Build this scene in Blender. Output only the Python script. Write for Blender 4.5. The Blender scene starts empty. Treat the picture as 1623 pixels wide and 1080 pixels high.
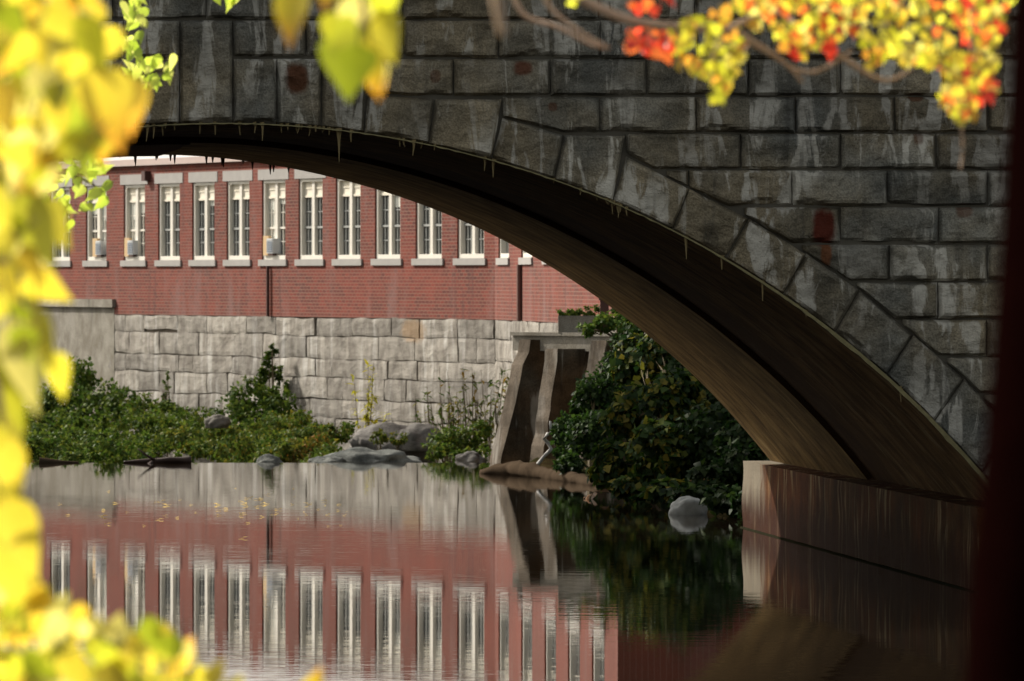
import bpy, math, random
from mathutils import Vector, Matrix, noise
R = math.radians
SKY_STRENGTH, SUN_STRENGTH, EXPOSURE = .15, 5.0, 0.3
sc = bpy.context.scene
COL = sc.collection
# ------------------------------------------------------------------ survey of the photograph
F, CX, HY, H = 12200.0, 811.5, 439.0, 3.0     # focal length in photo pixels, principal column, horizon row, eye height
def at(px, py, D):
    return Vector(((px - CX) / F * D, D, H - (py - HY) / F * D))
# ------------------------------------------------------------------ helpers
class MB:
    def __init__(s):
        s.v = []; s.f = []; s.uv = []; s.mi = []; s.tint = {}; s.tone = {}
    def add(s, verts, faces, uvs=None, mi=0, tint=None, tone=None):
        o = len(s.v); s.v.extend([tuple(p) for p in verts])
        for k, f in enumerate(faces):
            s.f.append(tuple(i + o for i in f)); s.mi.append(mi)
            if uvs is not None: s.uv.append([uvs[i] for i in f])
            else: s.uv.append([(0, 0)] * len(f))
        if tint is not None:
            for i in range(o, len(s.v)): s.tint[i] = tint
        if tone is not None:
            for i in range(o, len(s.v)): s.tone[i] = tone
    def box(s, a, b, mi=0, tone=None, M=None):
        x0, y0, z0 = a; x1, y1, z1 = b
        p = [Vector(q) for q in ((x0,y0,z0),(x1,y0,z0),(x1,y1,z0),(x0,y1,z0),(x0,y0,z1),(x1,y0,z1),(x1,y1,z1),(x0,y1,z1))]
        if M is not None: p = [M @ q for q in p]
        s.add(p, [(0,3,2,1),(4,5,6,7),(0,1,5,4),(1,2,6,5),(2,3,7,6),(3,0,4,7)], mi=mi, tone=tone)
    def tube(s, pts, rad, n=7, mi=0, wob=0.0, seed=0):
        pts = [Vector(p) for p in pts]; vs = []; fs = []; uv = []
        if not hasattr(rad, '__len__'): rad = [rad] * len(pts)
        L = 0
        for k, p in enumerate(pts):
            d = (pts[min(k+1, len(pts)-1)] - pts[max(k-1, 0)])
            d.normalize()
            a = d.cross(Vector((0.3, 0.2, 1)) if abs(d.z) < .9 else Vector((1, 0.1, 0))).normalized(); b = d.cross(a)
            if k: L += (p - pts[k-1]).length
            for j in range(n):
                t = 2 * math.pi * j / n
                r = rad[k] * (1 + wob * noise.noise(p * 1.7 + Vector((math.cos(t), math.sin(t), seed)) * 1.5))
                vs.append(p + (a * math.cos(t) + b * math.sin(t)) * r); uv.append((j / n, L))
        for k in range(len(pts) - 1):
            for j in range(n):
                fs.append((k*n+j, k*n+(j+1) % n, (k+1)*n+(j+1) % n, (k+1)*n+j))
        fs.append(tuple(range(n))[::-1]); fs.append(tuple(range((len(pts)-1)*n, len(pts)*n)))
        s.add(vs, fs, uv, mi)
    def build(s, name, mats, parent=None, smooth=False):
        me = bpy.data.meshes.new(name); me.from_pydata(s.v, [], s.f)
        if not isinstance(mats, (list, tuple)): mats = [mats]
        for m in mats: me.materials.append(m)
        me.polygons.foreach_set('material_index', s.mi)
        ul = me.uv_layers.new(name='UVMap')
        ul.data.foreach_set('uv', [c for f in s.uv for q in f for c in q])
        if s.tint:
            a = me.attributes.new('tint', 'FLOAT_COLOR', 'POINT')
            a.data.foreach_set('color', [c for i in range(len(s.v)) for c in (*s.tint.get(i, (.1, .1, .05)), 1)])
        if s.tone:
            a = me.attributes.new('tone', 'FLOAT', 'POINT')
            a.data.foreach_set('value', [s.tone.get(i, .5) for i in range(len(s.v))])
        if smooth: me.polygons.foreach_set('use_smooth', [True] * len(me.polygons))
        me.update(); me.validate()
        o = bpy.data.objects.new(name, me); COL.objects.link(o)
        if parent: o.parent = parent
        return o
def tag(o, label=None, cat=None, group=None, kind=None):
    if label: o['label'] = label
    if cat: o['category'] = cat
    if group: o['group'] = group
    if kind: o['kind'] = kind
    return o
def thing(name, label, cat, loc=(0,0,0), rz=0.0, group=None):
    o = bpy.data.objects.new(name, None); COL.objects.link(o); o.empty_display_size = .2
    o.location = loc; o.rotation_euler = (0, 0, rz)
    return tag(o, label, cat, group)
# ------------------------------------------------------------------ materials
def newmat(name):
    m = bpy.data.materials.new(name); m.use_nodes = True
    nt = m.node_tree
    return m, nt, nt.nodes['Principled BSDF']
def nd(nt, t, props=None, **ins):
    n = nt.nodes.new('ShaderNode' + t)
    for k, v in (props or {}).items(): setattr(n, k, v)
    for k, v in ins.items():
        key = k.replace('_', ' ')
        sock = n.inputs[key] if key in n.inputs else n.inputs[int(k[1:])]
        if hasattr(v, 'bl_idname') or isinstance(v, bpy.types.NodeSocket): nt.links.new(v, sock)
        else: sock.default_value = v
    return n
def c4(c): return (*c, 1) if len(c) == 3 else c
def mixc(nt, fac, a, b, mode='MIX'):
    n = nt.nodes.new('ShaderNodeMix'); n.data_type = 'RGBA'; n.blend_type = mode
    for i, v in ((0, fac), (6, a), (7, b)):
        if isinstance(v, bpy.types.NodeSocket): nt.links.new(v, n.inputs[i])
        else: n.inputs[i].default_value = v if i == 0 else c4(v)
    return n.outputs[2]
def math_(nt, op, a, b=0.0, c=None, clamp=False):
    n = nt.nodes.new('ShaderNodeMath'); n.operation = op; n.use_clamp = clamp
    for i, v in enumerate((a, b, c)):
        if v is None: continue
        if isinstance(v, bpy.types.NodeSocket): nt.links.new(v, n.inputs[i])
        else: n.inputs[i].default_value = v
    return n.outputs[0]
def ramp(nt, fac, lo, hi):
    n = nd(nt, 'MapRange', {'interpolation_type': 'SMOOTHSTEP'}, Value=fac)
    n.inputs['From Min'].default_value = lo; n.inputs['From Max'].default_value = hi
    return n.outputs[0]
def coords(nt, kind='Object', scale=(1,1,1), loc=(0,0,0)):
    tc = nt.nodes.new('ShaderNodeTexCoord')
    m = nd(nt, 'Mapping', None, Vector=tc.outputs[kind]); m.inputs['Scale'].default_value = scale; m.inputs['Location'].default_value = loc
    return m.outputs[0]
def noi(nt, vec, scale, detail=4, rough=.55, dist=0):
    return nd(nt, 'TexNoise', None, Vector=vec, Scale=scale, Detail=detail, Roughness=rough, Distortion=dist).outputs[0]
def bump(nt, b, h, strength, dist):
    n = nd(nt, 'Bump', None, Height=h, Strength=strength, Distance=dist)
    nt.links.new(n.outputs[0], b.inputs['Normal']); return n
def plain(name, col, rough=.8, var=.25, scale=6, spec=.3, metal=0.0):
    m, nt, b = newmat(name)
    n = noi(nt, coords(nt), scale)
    d = tuple(c * (1 - var) for c in col); l = tuple(min(1, c * (1 + var)) for c in col)
    nt.links.new(mixc(nt, n, d, l), b.inputs['Base Color'])
    b.inputs['Roughness'].default_value = rough; b.inputs['Specular IOR Level'].default_value = spec; b.inputs['Metallic'].default_value = metal
    bump(nt, b, noi(nt, coords(nt), scale * 6), .25, .01)
    return m
def streaked(name, dark, mid, pale, uv=False, boards=0, wet=None,pale_end=None, warm=None, shade_band=None,sx=5.0, sz=.5, rough=.85, amt=.75, stain=None, lo=.5, hi=.68, bs=.5, bd=.02, tone=True, big=.45):
    """weathered stone or concrete: mottled body, paler lime runs, darker soot"""
    m, nt, b = newmat(name)
    kind = 'UV' if uv else 'Object'
    v = coords(nt, kind)
    body = mixc(nt, ramp(nt, noi(nt, v, 2.2, 6), .3, .7), dark, mid)
    sp = noi(nt, v, 55, 3, .7)
    if warm: body = mixc(nt, ramp(nt, noi(nt, coords(nt, kind, (1, 1, 1), (2, 5, 8)), .55, 4, .6), .32, .62), mixc(nt, 1.0, body, (.93, .98, 1.0), 'MULTIPLY'), mixc(nt, 1.0, body, warm, 'MULTIPLY'))
    body = mixc(nt, .55, body, mixc(nt, ramp(nt, sp, .3, .7), (.35,.35,.35), (1,1,1)), 'OVERLAY')
    vs = coords(nt, kind, (sx, sz, 1) if uv else (sx, sx * .6, sz))
    st = ramp(nt, noi(nt, vs, 1.0, 5, .6, .6), lo, hi)
    gate = ramp(nt, noi(nt, coords(nt, kind, loc=(3, 7, 1)), .9, 3), big - .12, big + .12)
    fac = math_(nt, 'MULTIPLY', math_(nt, 'MULTIPLY', st, gate), amt)
    col = mixc(nt, fac, body, pale)
    vs2 = coords(nt, kind, (sx * 1.7, sz * .8, 1) if uv else (sx * 1.7, sx, sz * .8), (5, 3, 2))
    soot = math_(nt, 'MULTIPLY', ramp(nt, noi(nt, vs2, 1.0, 4), .55, .75), .55)
    col = mixc(nt, soot, col, tuple(c * .45 for c in dark))
    if boards:                                                # shuttering boards left their print in the concrete
        bt_ = nd(nt, 'TexBrick', None, Vector=coords(nt, kind), Scale=1.0); bt_.offset = .37
        for k_, v_ in (('Brick Width', 2.6), ('Row Height', .21), ('Mortar Size', .006), ('Mortar Smooth', .6), ('Bias', 0.0)): bt_.inputs[k_].default_value = v_
        bt_.inputs['Color1'].default_value = (.62, .60, .58, 1); bt_.inputs['Color2'].default_value = (1.1, 1.08, 1.05, 1); bt_.inputs['Mortar'].default_value = (.35, .3, .26, 1)
        col = mixc(nt, boards, col, mixc(nt, 1.0, col, bt_.outputs['Color'], 'MULTIPLY'))
    if shade_band:                                                  # shade put into the colour: dark strip with a ragged edge
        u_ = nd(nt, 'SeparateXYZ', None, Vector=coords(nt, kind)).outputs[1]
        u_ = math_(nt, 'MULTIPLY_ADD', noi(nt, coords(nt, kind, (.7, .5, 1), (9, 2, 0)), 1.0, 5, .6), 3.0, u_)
        col = mixc(nt, math_(nt, 'MULTIPLY', ramp(nt, u_, shade_band[0] + .8, shade_band[0] + 2.6), .85), col, shade_band[1])
    if pale_end:                                                 # sunlit end made paler in the colour, with a ragged edge
        yy = nd(nt, 'SeparateXYZ', None, Vector=coords(nt, kind)).outputs
        q = math_(nt, 'MULTIPLY_ADD', noi(nt, coords(nt, kind, (3, 2.2, .5)), 1.0, 5, .65), 3.0, math_(nt, 'SUBTRACT', yy[1], pale_end + 1.2))
        q = math_(nt, 'MULTIPLY', ramp(nt, q, -.1, .5), ramp(nt, math_(nt, 'MULTIPLY_ADD', noi(nt, coords(nt, kind, (3, 5, .6)), 1.0, 3), .6, yy[2]), .38, .62))
        col = mixc(nt, math_(nt, 'MULTIPLY', q, .85), col, (.20,.18,.14))
    if wet:                                                   # tide-stained foot of a wall
        zz = nd(nt, 'SeparateXYZ', None, Vector=coords(nt, kind)).outputs[2]
        zz = math_(nt, 'MULTIPLY_ADD', noi(nt, coords(nt, kind, (sx, sx * .6, sz * 2), (7, 1, 3)), 1.0, 4), -.55, zz)
        col = mixc(nt, math_(nt, 'MULTIPLY', math_(nt, 'SUBTRACT', 1.0, ramp(nt, zz, wet[0] - .28 - .2, wet[0] - .28 + .25)), .85), col, wet[1])
    if tone:
        a = nd(nt, 'Attribute', {'attribute_name': 'tone'}).outputs['Fac']
        g = math_(nt, 'MULTIPLY_ADD', a, .9, .55)
        hsv = nd(nt, 'HueSaturation', None, Color=col, Value=g); col = hsv.outputs[0]
    for (x, z, rx, rz, amt_, cc) in (stain or []):
        sx_ = nd(nt, 'SeparateXYZ', None, Vector=coords(nt, kind)).outputs
        wob = math_(nt, 'MULTIPLY_ADD', noi(nt, coords(nt, kind, (1, 1, .5)), 9, 4), .9, -.45)
        dx = math_(nt, 'DIVIDE', math_(nt, 'SUBTRACT', sx_[0], x), rx); dz = math_(nt, 'DIVIDE', math_(nt, 'SUBTRACT', sx_[1 if uv else 2], z), rz)
        dd = math_(nt, 'ADD', math_(nt, 'SQRT', math_(nt, 'ADD', math_(nt, 'POWER', math_(nt, 'ABSOLUTE', dx), 2.6), math_(nt, 'POWER', math_(nt, 'ABSOLUTE', dz), 2.6))), wob)
        k = math_(nt, 'MULTIPLY', math_(nt, 'SUBTRACT', 1.0, ramp(nt, dd, .55, 1.15)), amt_)
        col = mixc(nt, k, col, cc)
    nt.links.new(col, b.inputs['Base Color'])
    b.inputs['Roughness'].default_value = rough; b.inputs['Specular IOR Level'].default_value = .25 if tone else .04
    h = math_(nt, 'MULTIPLY_ADD', noi(nt, v, 12, 6, .65), 1.0, math_(nt, 'MULTIPLY', sp, .35))
    bump(nt, b, h, bs, bd)
    return m
def leafmat(name, trans=.5, gloss=.08, grough=.35, vein=0.0):
    m, nt, b = newmat(name)
    nt.nodes.remove(b); out = nt.nodes['Material Output']
    a = nd(nt, 'Attribute', {'attribute_name': 'tint'}).outputs['Color']
    n = noi(nt, coords(nt, 'UV', (3, 3, 1)), 2.5, 3)
    col = mixc(nt, .5, a, mixc(nt, n, (.45, .4, .35), (1, 1, 1)), 'MULTIPLY') if vein == 0 else a
    if vein:
        sx = nd(nt, 'SeparateXYZ', None, Vector=coords(nt, 'UV')).outputs
        mid = ramp(nt, math_(nt, 'ABSOLUTE', sx[0]), .0, .12)
        pat = mixc(nt, ramp(nt, noi(nt, coords(nt), 14, 3), .35, .65), (.78, .84, .7), (1, 1, 1))
        col = mixc(nt, vein, a, mixc(nt, mid, (.85, .8, .5), pat), 'MULTIPLY')
    d = nd(nt, 'BsdfDiffuse', None, Color=col); tr_ = nd(nt, 'HueSaturation', None, Color=col, Value=1.15 if vein else 1.0)
    t = nd(nt, 'BsdfTranslucent', None, Color=tr_.outputs[0])
    mx = nd(nt, 'MixShader'); mx.inputs[0].default_value = trans
    nt.links.new(d.outputs[0], mx.inputs[1]); nt.links.new(t.outputs[0], mx.inputs[2])
    g = nd(nt, 'BsdfGlossy', None, Roughness=grough); g.inputs['Color'].default_value = (1, 1, 1, 1)
    m2 = nd(nt, 'MixShader'); m2.inputs[0].default_value = gloss
    nt.links.new(mx.outputs[0], m2.inputs[1]); nt.links.new(g.outputs[0], m2.inputs[2])
    nt.links.new(m2.outputs[0], out.inputs['Surface'])
    return m
def brickmat(name):
    m, nt, b = newmat(name)
    v = coords(nt, 'UV')
    br = nd(nt, 'TexBrick', None, Vector=v, Scale=1.0)
    br.offset = .5
    for k, val in (('Brick Width', .215), ('Row Height', .07), ('Mortar Size', .0085), ('Mortar Smooth', .2), ('Bias', -.1)): br.inputs[k].default_value = val
    br.inputs['Color1'].default_value = (.165, .031, .018, 1); br.inputs['Color2'].default_value = (.080, .021, .015, 1); br.inputs['Mortar'].default_value = (.20, .110, .085, 1)
    big = ramp(nt, noi(nt, coords(nt, 'UV', (.35, .8, 1)), 1.0, 4), .35, .7)
    col = mixc(nt, math_(nt, 'MULTIPLY', big, .5), br.outputs['Color'], mixc(nt, .5, br.outputs['Color'], (.30,.05,.025)))
    st = math_(nt, 'MULTIPLY', ramp(nt, noi(nt, coords(nt, 'UV', (1.1, .25, 1), (4, 1, 0)), 1.0, 4), .52, .72), .4)
    col = mixc(nt, st, col, (.22,.14,.13))
    dk = math_(nt, 'MULTIPLY', ramp(nt, noi(nt, coords(nt, 'UV', (2.2, .25, 1), (1, 9, 0)), 1.0, 3), .58, .75), .5)
    col = mixc(nt, dk, col, (.07,.03,.028))
    nt.links.new(col, b.inputs['Base Color']); b.inputs['Roughness'].default_value = .9; b.inputs['Specular IOR Level'].default_value = .2
    bump(nt, b, br.outputs['Fac'], -.3, .01)
    return m
# bridge-frame survey: the front wall is 73 m away and turned 5 degrees
BD, BA = 73.0, R(5.03)
def fac(px, py=0):
    dx = px - CX
    lx = dx * BD / (F * math.cos(BA) - dx * math.sin(BA))
    return lx, H - (py - HY) / F * (BD + lx * math.sin(BA))
def rust(px, py, w, h, a=.9, c=(.10, .03, .008)):
    x, z = fac(px, py); return (x, z, w / 167, h / 167, a, c)
M = {}
M['granite'] = streaked('granite_rock_face', (.100,.099,.090), (.195,.188,.166), (.56,.54,.48), sx=5.0, sz=1.0, amt=.85, lo=.50, hi=.58, bs=1.0, bd=.045, warm=(1.24, 1.08, .82),
    stain=[rust(470,125,19,27), rust(1305,362,20,34,.97,(.085,.012,.004)), rust(1308,402,10,22,.8,(.16,.05,.012)), rust(828,108,16,13,.8,(.12,.03,.01)), rust(690,122,9,11,.6), rust(1527,335,15,12,.6), rust(1450,155,14,8,.7), rust(1455,220,9,12,.6), rust(875,170,8,8,.6)])
M['mortar'] = plain('dark_joint_mortar', (.10,.092,.075), .95)
M['soffit'] = streaked('stained_soffit_concrete', (.090,.052,.024), (.235,.142,.066), (.40,.29,.16), uv=True, sx=1.5, sz=3.0, amt=.75, tone=False, boards=.7, shade_band=(7.6, (.050,.024,.011)),bs=.6, bd=.03, lo=.5, hi=.7)
M['soffit_far'] = streaked('board_marked_soffit_concrete', (.085,.054,.021), (.22,.145,.058), (.35,.26,.12), uv=True, boards=.55, sx=1.1, sz=2.6, amt=.55, tone=False, bs=.5, bd=.02)
M['soffit_dark'] = streaked('dark_soffit_concrete', (.035,.016,.008), (.06,.028,.014), (.09,.05,.025), uv=True, sx=.5, sz=4, amt=.4, tone=False)  # darker concrete for the step faces, vault crown and rear drips
M['abut'] = streaked('stained_abutment_concrete', (.032,.013,.005), (.078,.040,.015), (.38,.29,.16), sx=6.5, sz=.3, amt=.8, tone=False, lo=.55, hi=.63, big=.46, warm=(1.30, .80, .52), wet=(.36, (.030,.009,.004)), pale_end=16.95)
M['moss'] = plain('mossy_lime_crust', (.17,.15,.075), .95, .5, 14)
M['algae'] = plain('algae_stain', (.026,.026,.016), .95, .3, 6, 0.0)
M['lime'] = plain('lime_drip', (.22,.17,.08), .8, .3, 20)
M['brick'] = brickmat('mill_brick')
M['found'] = streaked('quarried_foundation_stone', (.12,.105,.088), (.26,.24,.21), (.46,.445,.42), uv=True, sx=2.8, sz=.35, amt=.8, bs=.9, bd=.03, stain=[(19.3,1.9,.75,.26,.6,(.30,.18,.08)), (10.2,.6,.5,.5,.35,(.10,.08,.06)), (22.5,.9,.9,.3,.4,(.12,.11,.10))])
M['found_joint'] = plain('foundation_joint', (.11,.09,.07), .95)
M['cast'] = streaked('weathered_grey_concrete', (.15,.135,.11), (.24,.225,.195), (.33,.31,.28), sx=1.5, sz=.5, amt=.5, tone=False)
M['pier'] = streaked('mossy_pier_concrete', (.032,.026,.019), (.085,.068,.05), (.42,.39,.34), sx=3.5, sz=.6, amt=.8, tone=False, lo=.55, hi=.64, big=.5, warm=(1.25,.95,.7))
M['pier_top'] = streaked('pale_pier_concrete', (.06,.048,.036), (.15,.122,.095), (.40,.37,.33), sx=3.0, sz=.4, amt=.7, tone=False)  # paler concrete on the front strip of each buttress
M['sillstone'] = plain('grey_sill_stone', (.33,.315,.30), .85, .15, 3)
M['white'] = plain('cream_window_paint', (.70,.67,.60), .55, .05, 2)
M['cream'] = plain('cream_transom_panel', (.74,.69,.58), .6, .05, 2)
M['muntin'] = plain('grey_muntin_paint', (.30,.31,.30), .6, .08, 2)
M['pane'] = plain('dark_window_glass', (.030,.034,.034), .06, .3, .8, .5)
M['blind'] = plain('pale_blind_behind_glass', (.55,.57,.52), .2, .12, 1.5, .5)
M['corn'] = plain('pinkish_cornice', (.48,.38,.35), .8, .12, 2)
M['fascia'] = plain('white_painted_boarding', (.74,.74,.75), .6, .06, 1)
M['roof'] = plain('grey_roof_felt', (.16,.16,.17), .9)
M['metal'] = plain('white_enamel_metal', (.50,.52,.54), .4, .06, 3)
M['grille'] = plain('blue_grey_grille', (.15,.19,.25), .5, .1, 6)
M['tan'] = plain('tan_side_panel', (.55,.38,.20), .7, .12, 3)
M['pipe'] = plain('dark_iron_pipe', (.075,.035,.03), .8)
M['pipe2'] = plain('faded_grey_pipe', (.17,.085,.07), .7)
M['rock'] = streaked('grey_lichen_rock', (.055,.06,.058), (.155,.16,.15), (.31,.32,.30), sx=3, sz=4, amt=.5, tone=False, bs=.9, bd=.04)
M['ledge'] = streaked('banded_ledge_rock', (.08,.075,.07), (.19,.18,.17), (.33,.31,.29), sx=1.2, sz=5, amt=.6, tone=False, bs=1, bd=.05)
M['wetwood'] = plain('wet_dark_driftwood', (.040,.022,.016), .6, .5, 7)
M['drywood'] = plain('tan_driftwood', (.058,.042,.029), .95, .6, 5, 0.0)
M['bleached'] = plain('bleached_branch', (.42,.41,.40), .8, .1, 6)
M['palerock'] = plain('pale_grey_rock', (.22,.235,.24), .85, .45, 9)
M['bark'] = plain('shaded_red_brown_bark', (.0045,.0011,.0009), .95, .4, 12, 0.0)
M['twig'] = plain('tan_twig_bark', (.58,.42,.31), .8, .3, 30)
M['stem'] = plain('brown_green_stem', (.10,.075,.035), .85, .3, 20)
M['leaf'] = leafmat('autumn_leaf', .72, .03, .36, .5)
M['bush'] = leafmat('shrub_leaf', .35, .012, .5)
m, nt, b = newmat('earth'); M['earth'] = m
v = coords(nt)
cc = mixc(nt, ramp(nt, noi(nt, v, .6, 6), .35, .65), (.020,.011,.006), (.042,.026,.014))
cc = mixc(nt, ramp(nt, noi(nt, v, .15, 3), .45, .6), cc, (.020,.022,.009))
nt.links.new(cc, b.inputs['Base Color']); b.inputs['Roughness'].default_value = 1; b.inputs['Specular IOR Level'].default_value = 0; bump(nt, b, noi(nt, v, 4, 8, .7), .8, .1)
# still river water, with faint cross-stream ripples
m, nt, b = newmat('river_water'); M['water'] = m
b.inputs['Base Color'].default_value = (.012, .008, .005, 1); b.inputs['Roughness'].default_value = 0.0; b.inputs['IOR'].default_value = 1.33; b.inputs['Specular Tint'].default_value = (.80, .78, .76, 1)
b.inputs['Specular IOR Level'].default_value = .5
h1 = noi(nt, coords(nt, 'Object', (.55, 2.6, 1)), 1.0, 3, .6)
h2 = noi(nt, coords(nt, 'Object', (2.2, 9.0, 1), (3, 1, 0)), 1.0, 2, .5)
gate = ramp(nt, noi(nt, coords(nt, 'Object', (.05, .11, 1)), 1.0, 2), .35, .65)
h = math_(nt, 'MULTIPLY', math_(nt, 'MULTIPLY_ADD', h2, .35, h1), math_(nt, 'MULTIPLY_ADD', gate, .7, .5))
bump(nt, b, h, 1.0, .00085)
# ------------------------------------------------------------------ camera, light
cam = bpy.data.cameras.new('camera'); co = bpy.data.objects.new('camera', cam); COL.objects.link(co); sc.camera = co
co.location = (0, 0, H); co.rotation_euler = (R(90) - math.atan((540 - HY) / F), 0, 0)
cam.sensor_width = 36; cam.lens = 36 * F / 1623; cam.clip_start = .1; cam.clip_end = 6000
cam.dof.use_dof = True; cam.dof.focus_distance = 75.5; cam.dof.aperture_fstop = 9.5
SUN = Vector((-.60, .54, .58)).normalized()
el, az = math.asin(SUN.z), math.atan2(SUN.x, SUN.y)
W = bpy.data.worlds.new('World'); sc.world = W; W.use_nodes = True
nt = W.node_tree
sky = nd(nt, 'TexSky', {'sky_type': 'NISHITA', 'sun_disc': False, 'sun_elevation': el, 'sun_rotation': az, 'dust_density': 3.0, 'air_density': 1.0, 'ozone_density': .6})
hz = nd(nt, 'HueSaturation', None, Color=sky.outputs[0], Saturation=.35)                 # thin high haze takes the blue out of the sky
nt.links.new(mixc(nt, 1.0, hz.outputs[0], (1.0, .955, .85), 'MULTIPLY'), nt.nodes['Background'].inputs['Color']); nt.nodes['Background'].inputs['Strength'].default_value = SKY_STRENGTH
sl = bpy.data.lights.new('sun', 'SUN'); sl.energy = SUN_STRENGTH; sl.angle = R(.55); sl.color = (1, .93, .82)
so = bpy.data.objects.new('sun', sl); COL.objects.link(so); so.rotation_euler = SUN.to_track_quat('Z', 'Y').to_euler(); so.location = (20, 20, 30)
vs = sc.view_settings; vs.view_transform = 'Standard'; vs.look = 'None'; vs.exposure = EXPOSURE; vs.gamma = 1
sc.cycles.use_denoising = True
sc.cycles.max_bounces = 8; sc.cycles.diffuse_bounces = 4; sc.cycles.transmission_bounces = 4
# ------------------------------------------------------------------ terrain and water
def lerp(a, b, t): return a + (b - a) * max(0, min(1, t))
def sst(t): t = max(0, min(1, t)); return t * t * (3 - 2 * t)
SHORE = [(91.7, 3.5), (94.3, 2.6), (98, 1.75), (103.7, 1.25), (110.6, .5), (117, -.35), (124, -.45)]   # (y, x) of the right bank past the bridge
def shore_x(y):
    for (a, xa), (b, xb) in zip(SHORE, SHORE[1:]):
        if a <= y <= b: return lerp(xa, xb, (y - a) / (b - a))
    return 2.9 if y < 91.7 else -.45
def ground(x, y):
    n = noise.noise(Vector((x * .4, y * .25, 0))) * .18 + noise.fractal(Vector((x * 1.6, y * .9, 3)), 1, 2, 3) * .06
    h = -1.6 + n
    if y < 124.3:
        h = max(h, lerp(1.45 + n, -1.6, sst((y - 23) / 9)))
        xl = lerp(-3.6, -10.3, sst((y - 45) / 28))
        h = max(h, lerp(-1.6, 1.7 + n, sst((xl - x) / 3.0)))
        xr = 5.3 if y < 72 else (5.2 if y < 91.7 else shore_x(y))
        if y < 88: h = max(h, lerp(-1.6, 2.0 + n, sst((x - xr + .9) / 3.2)))
        else: h = max(h, lerp(-1.6, .10 + n * .5, sst((x - xr + .1) / .9)), lerp(-1.6, 2.2 + n, sst((x - xr - 1.0) / 5.5)))
    else:
        h = lerp(-1.6, -1.15, (y - 125) / 10) + n
        xr = -.2 + (y - 124) * .15
        h = max(h, lerp(-1.2, 2.0 + n, sst((x - xr) / 1.5)))
    if y > 185: h = lerp(h, 2.5, sst((y - 185) / 15))
    return h
xs = [-3000, -800, -200, -80, -50] + [-35 + .8 * i for i in range(41)] + [-2.6 + .2 * i for i in range(48)] + [7.2 + .8 * i for i in range(30)] + [40, 60, 90, 200, 800, 3000]
ys = [-3000, -600, -120, -40] + [-20 + 2 * i for i in range(22)] + [24 + .8 * i for i in range(80)] + [88 + .35 * i for i in range(112)] + [127.4 + .8 * i for i in range(86)] + [200, 215, 250, 400, 900, 4000]
b_ = MB(); nx = len(xs)
b_.add([(x, y, ground(x, y)) for y in ys for x in xs], [(j*nx+i, j*nx+i+1, (j+1)*nx+i+1, (j+1)*nx+i) for j in range(len(ys)-1) for i in range(nx-1)])
tag(b_.build('ground', M['earth'], smooth=True), kind='structure')
b_ = MB()
b_.add([(-60, 20, 0), (60, 20, 0), (60, 124.15, 0), (-60, 124.15, 0), (60, 124.3, -.05), (-60, 124.3, -.05)], [(0, 1, 2, 3), (3, 2, 4, 5)])
tag(b_.build('river_water', M['water']), kind='structure')
wr = MB()
wr.box((-24, 124.05, -2.2), (-.35, 124.9, -.03)); wr.box((-24, 124.9, -2.2), (-.35, 126.0, -1.0))
tag(wr.build('weir', M['cast']), 'low concrete weir whose crest holds back the still pond', 'weir')
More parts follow.
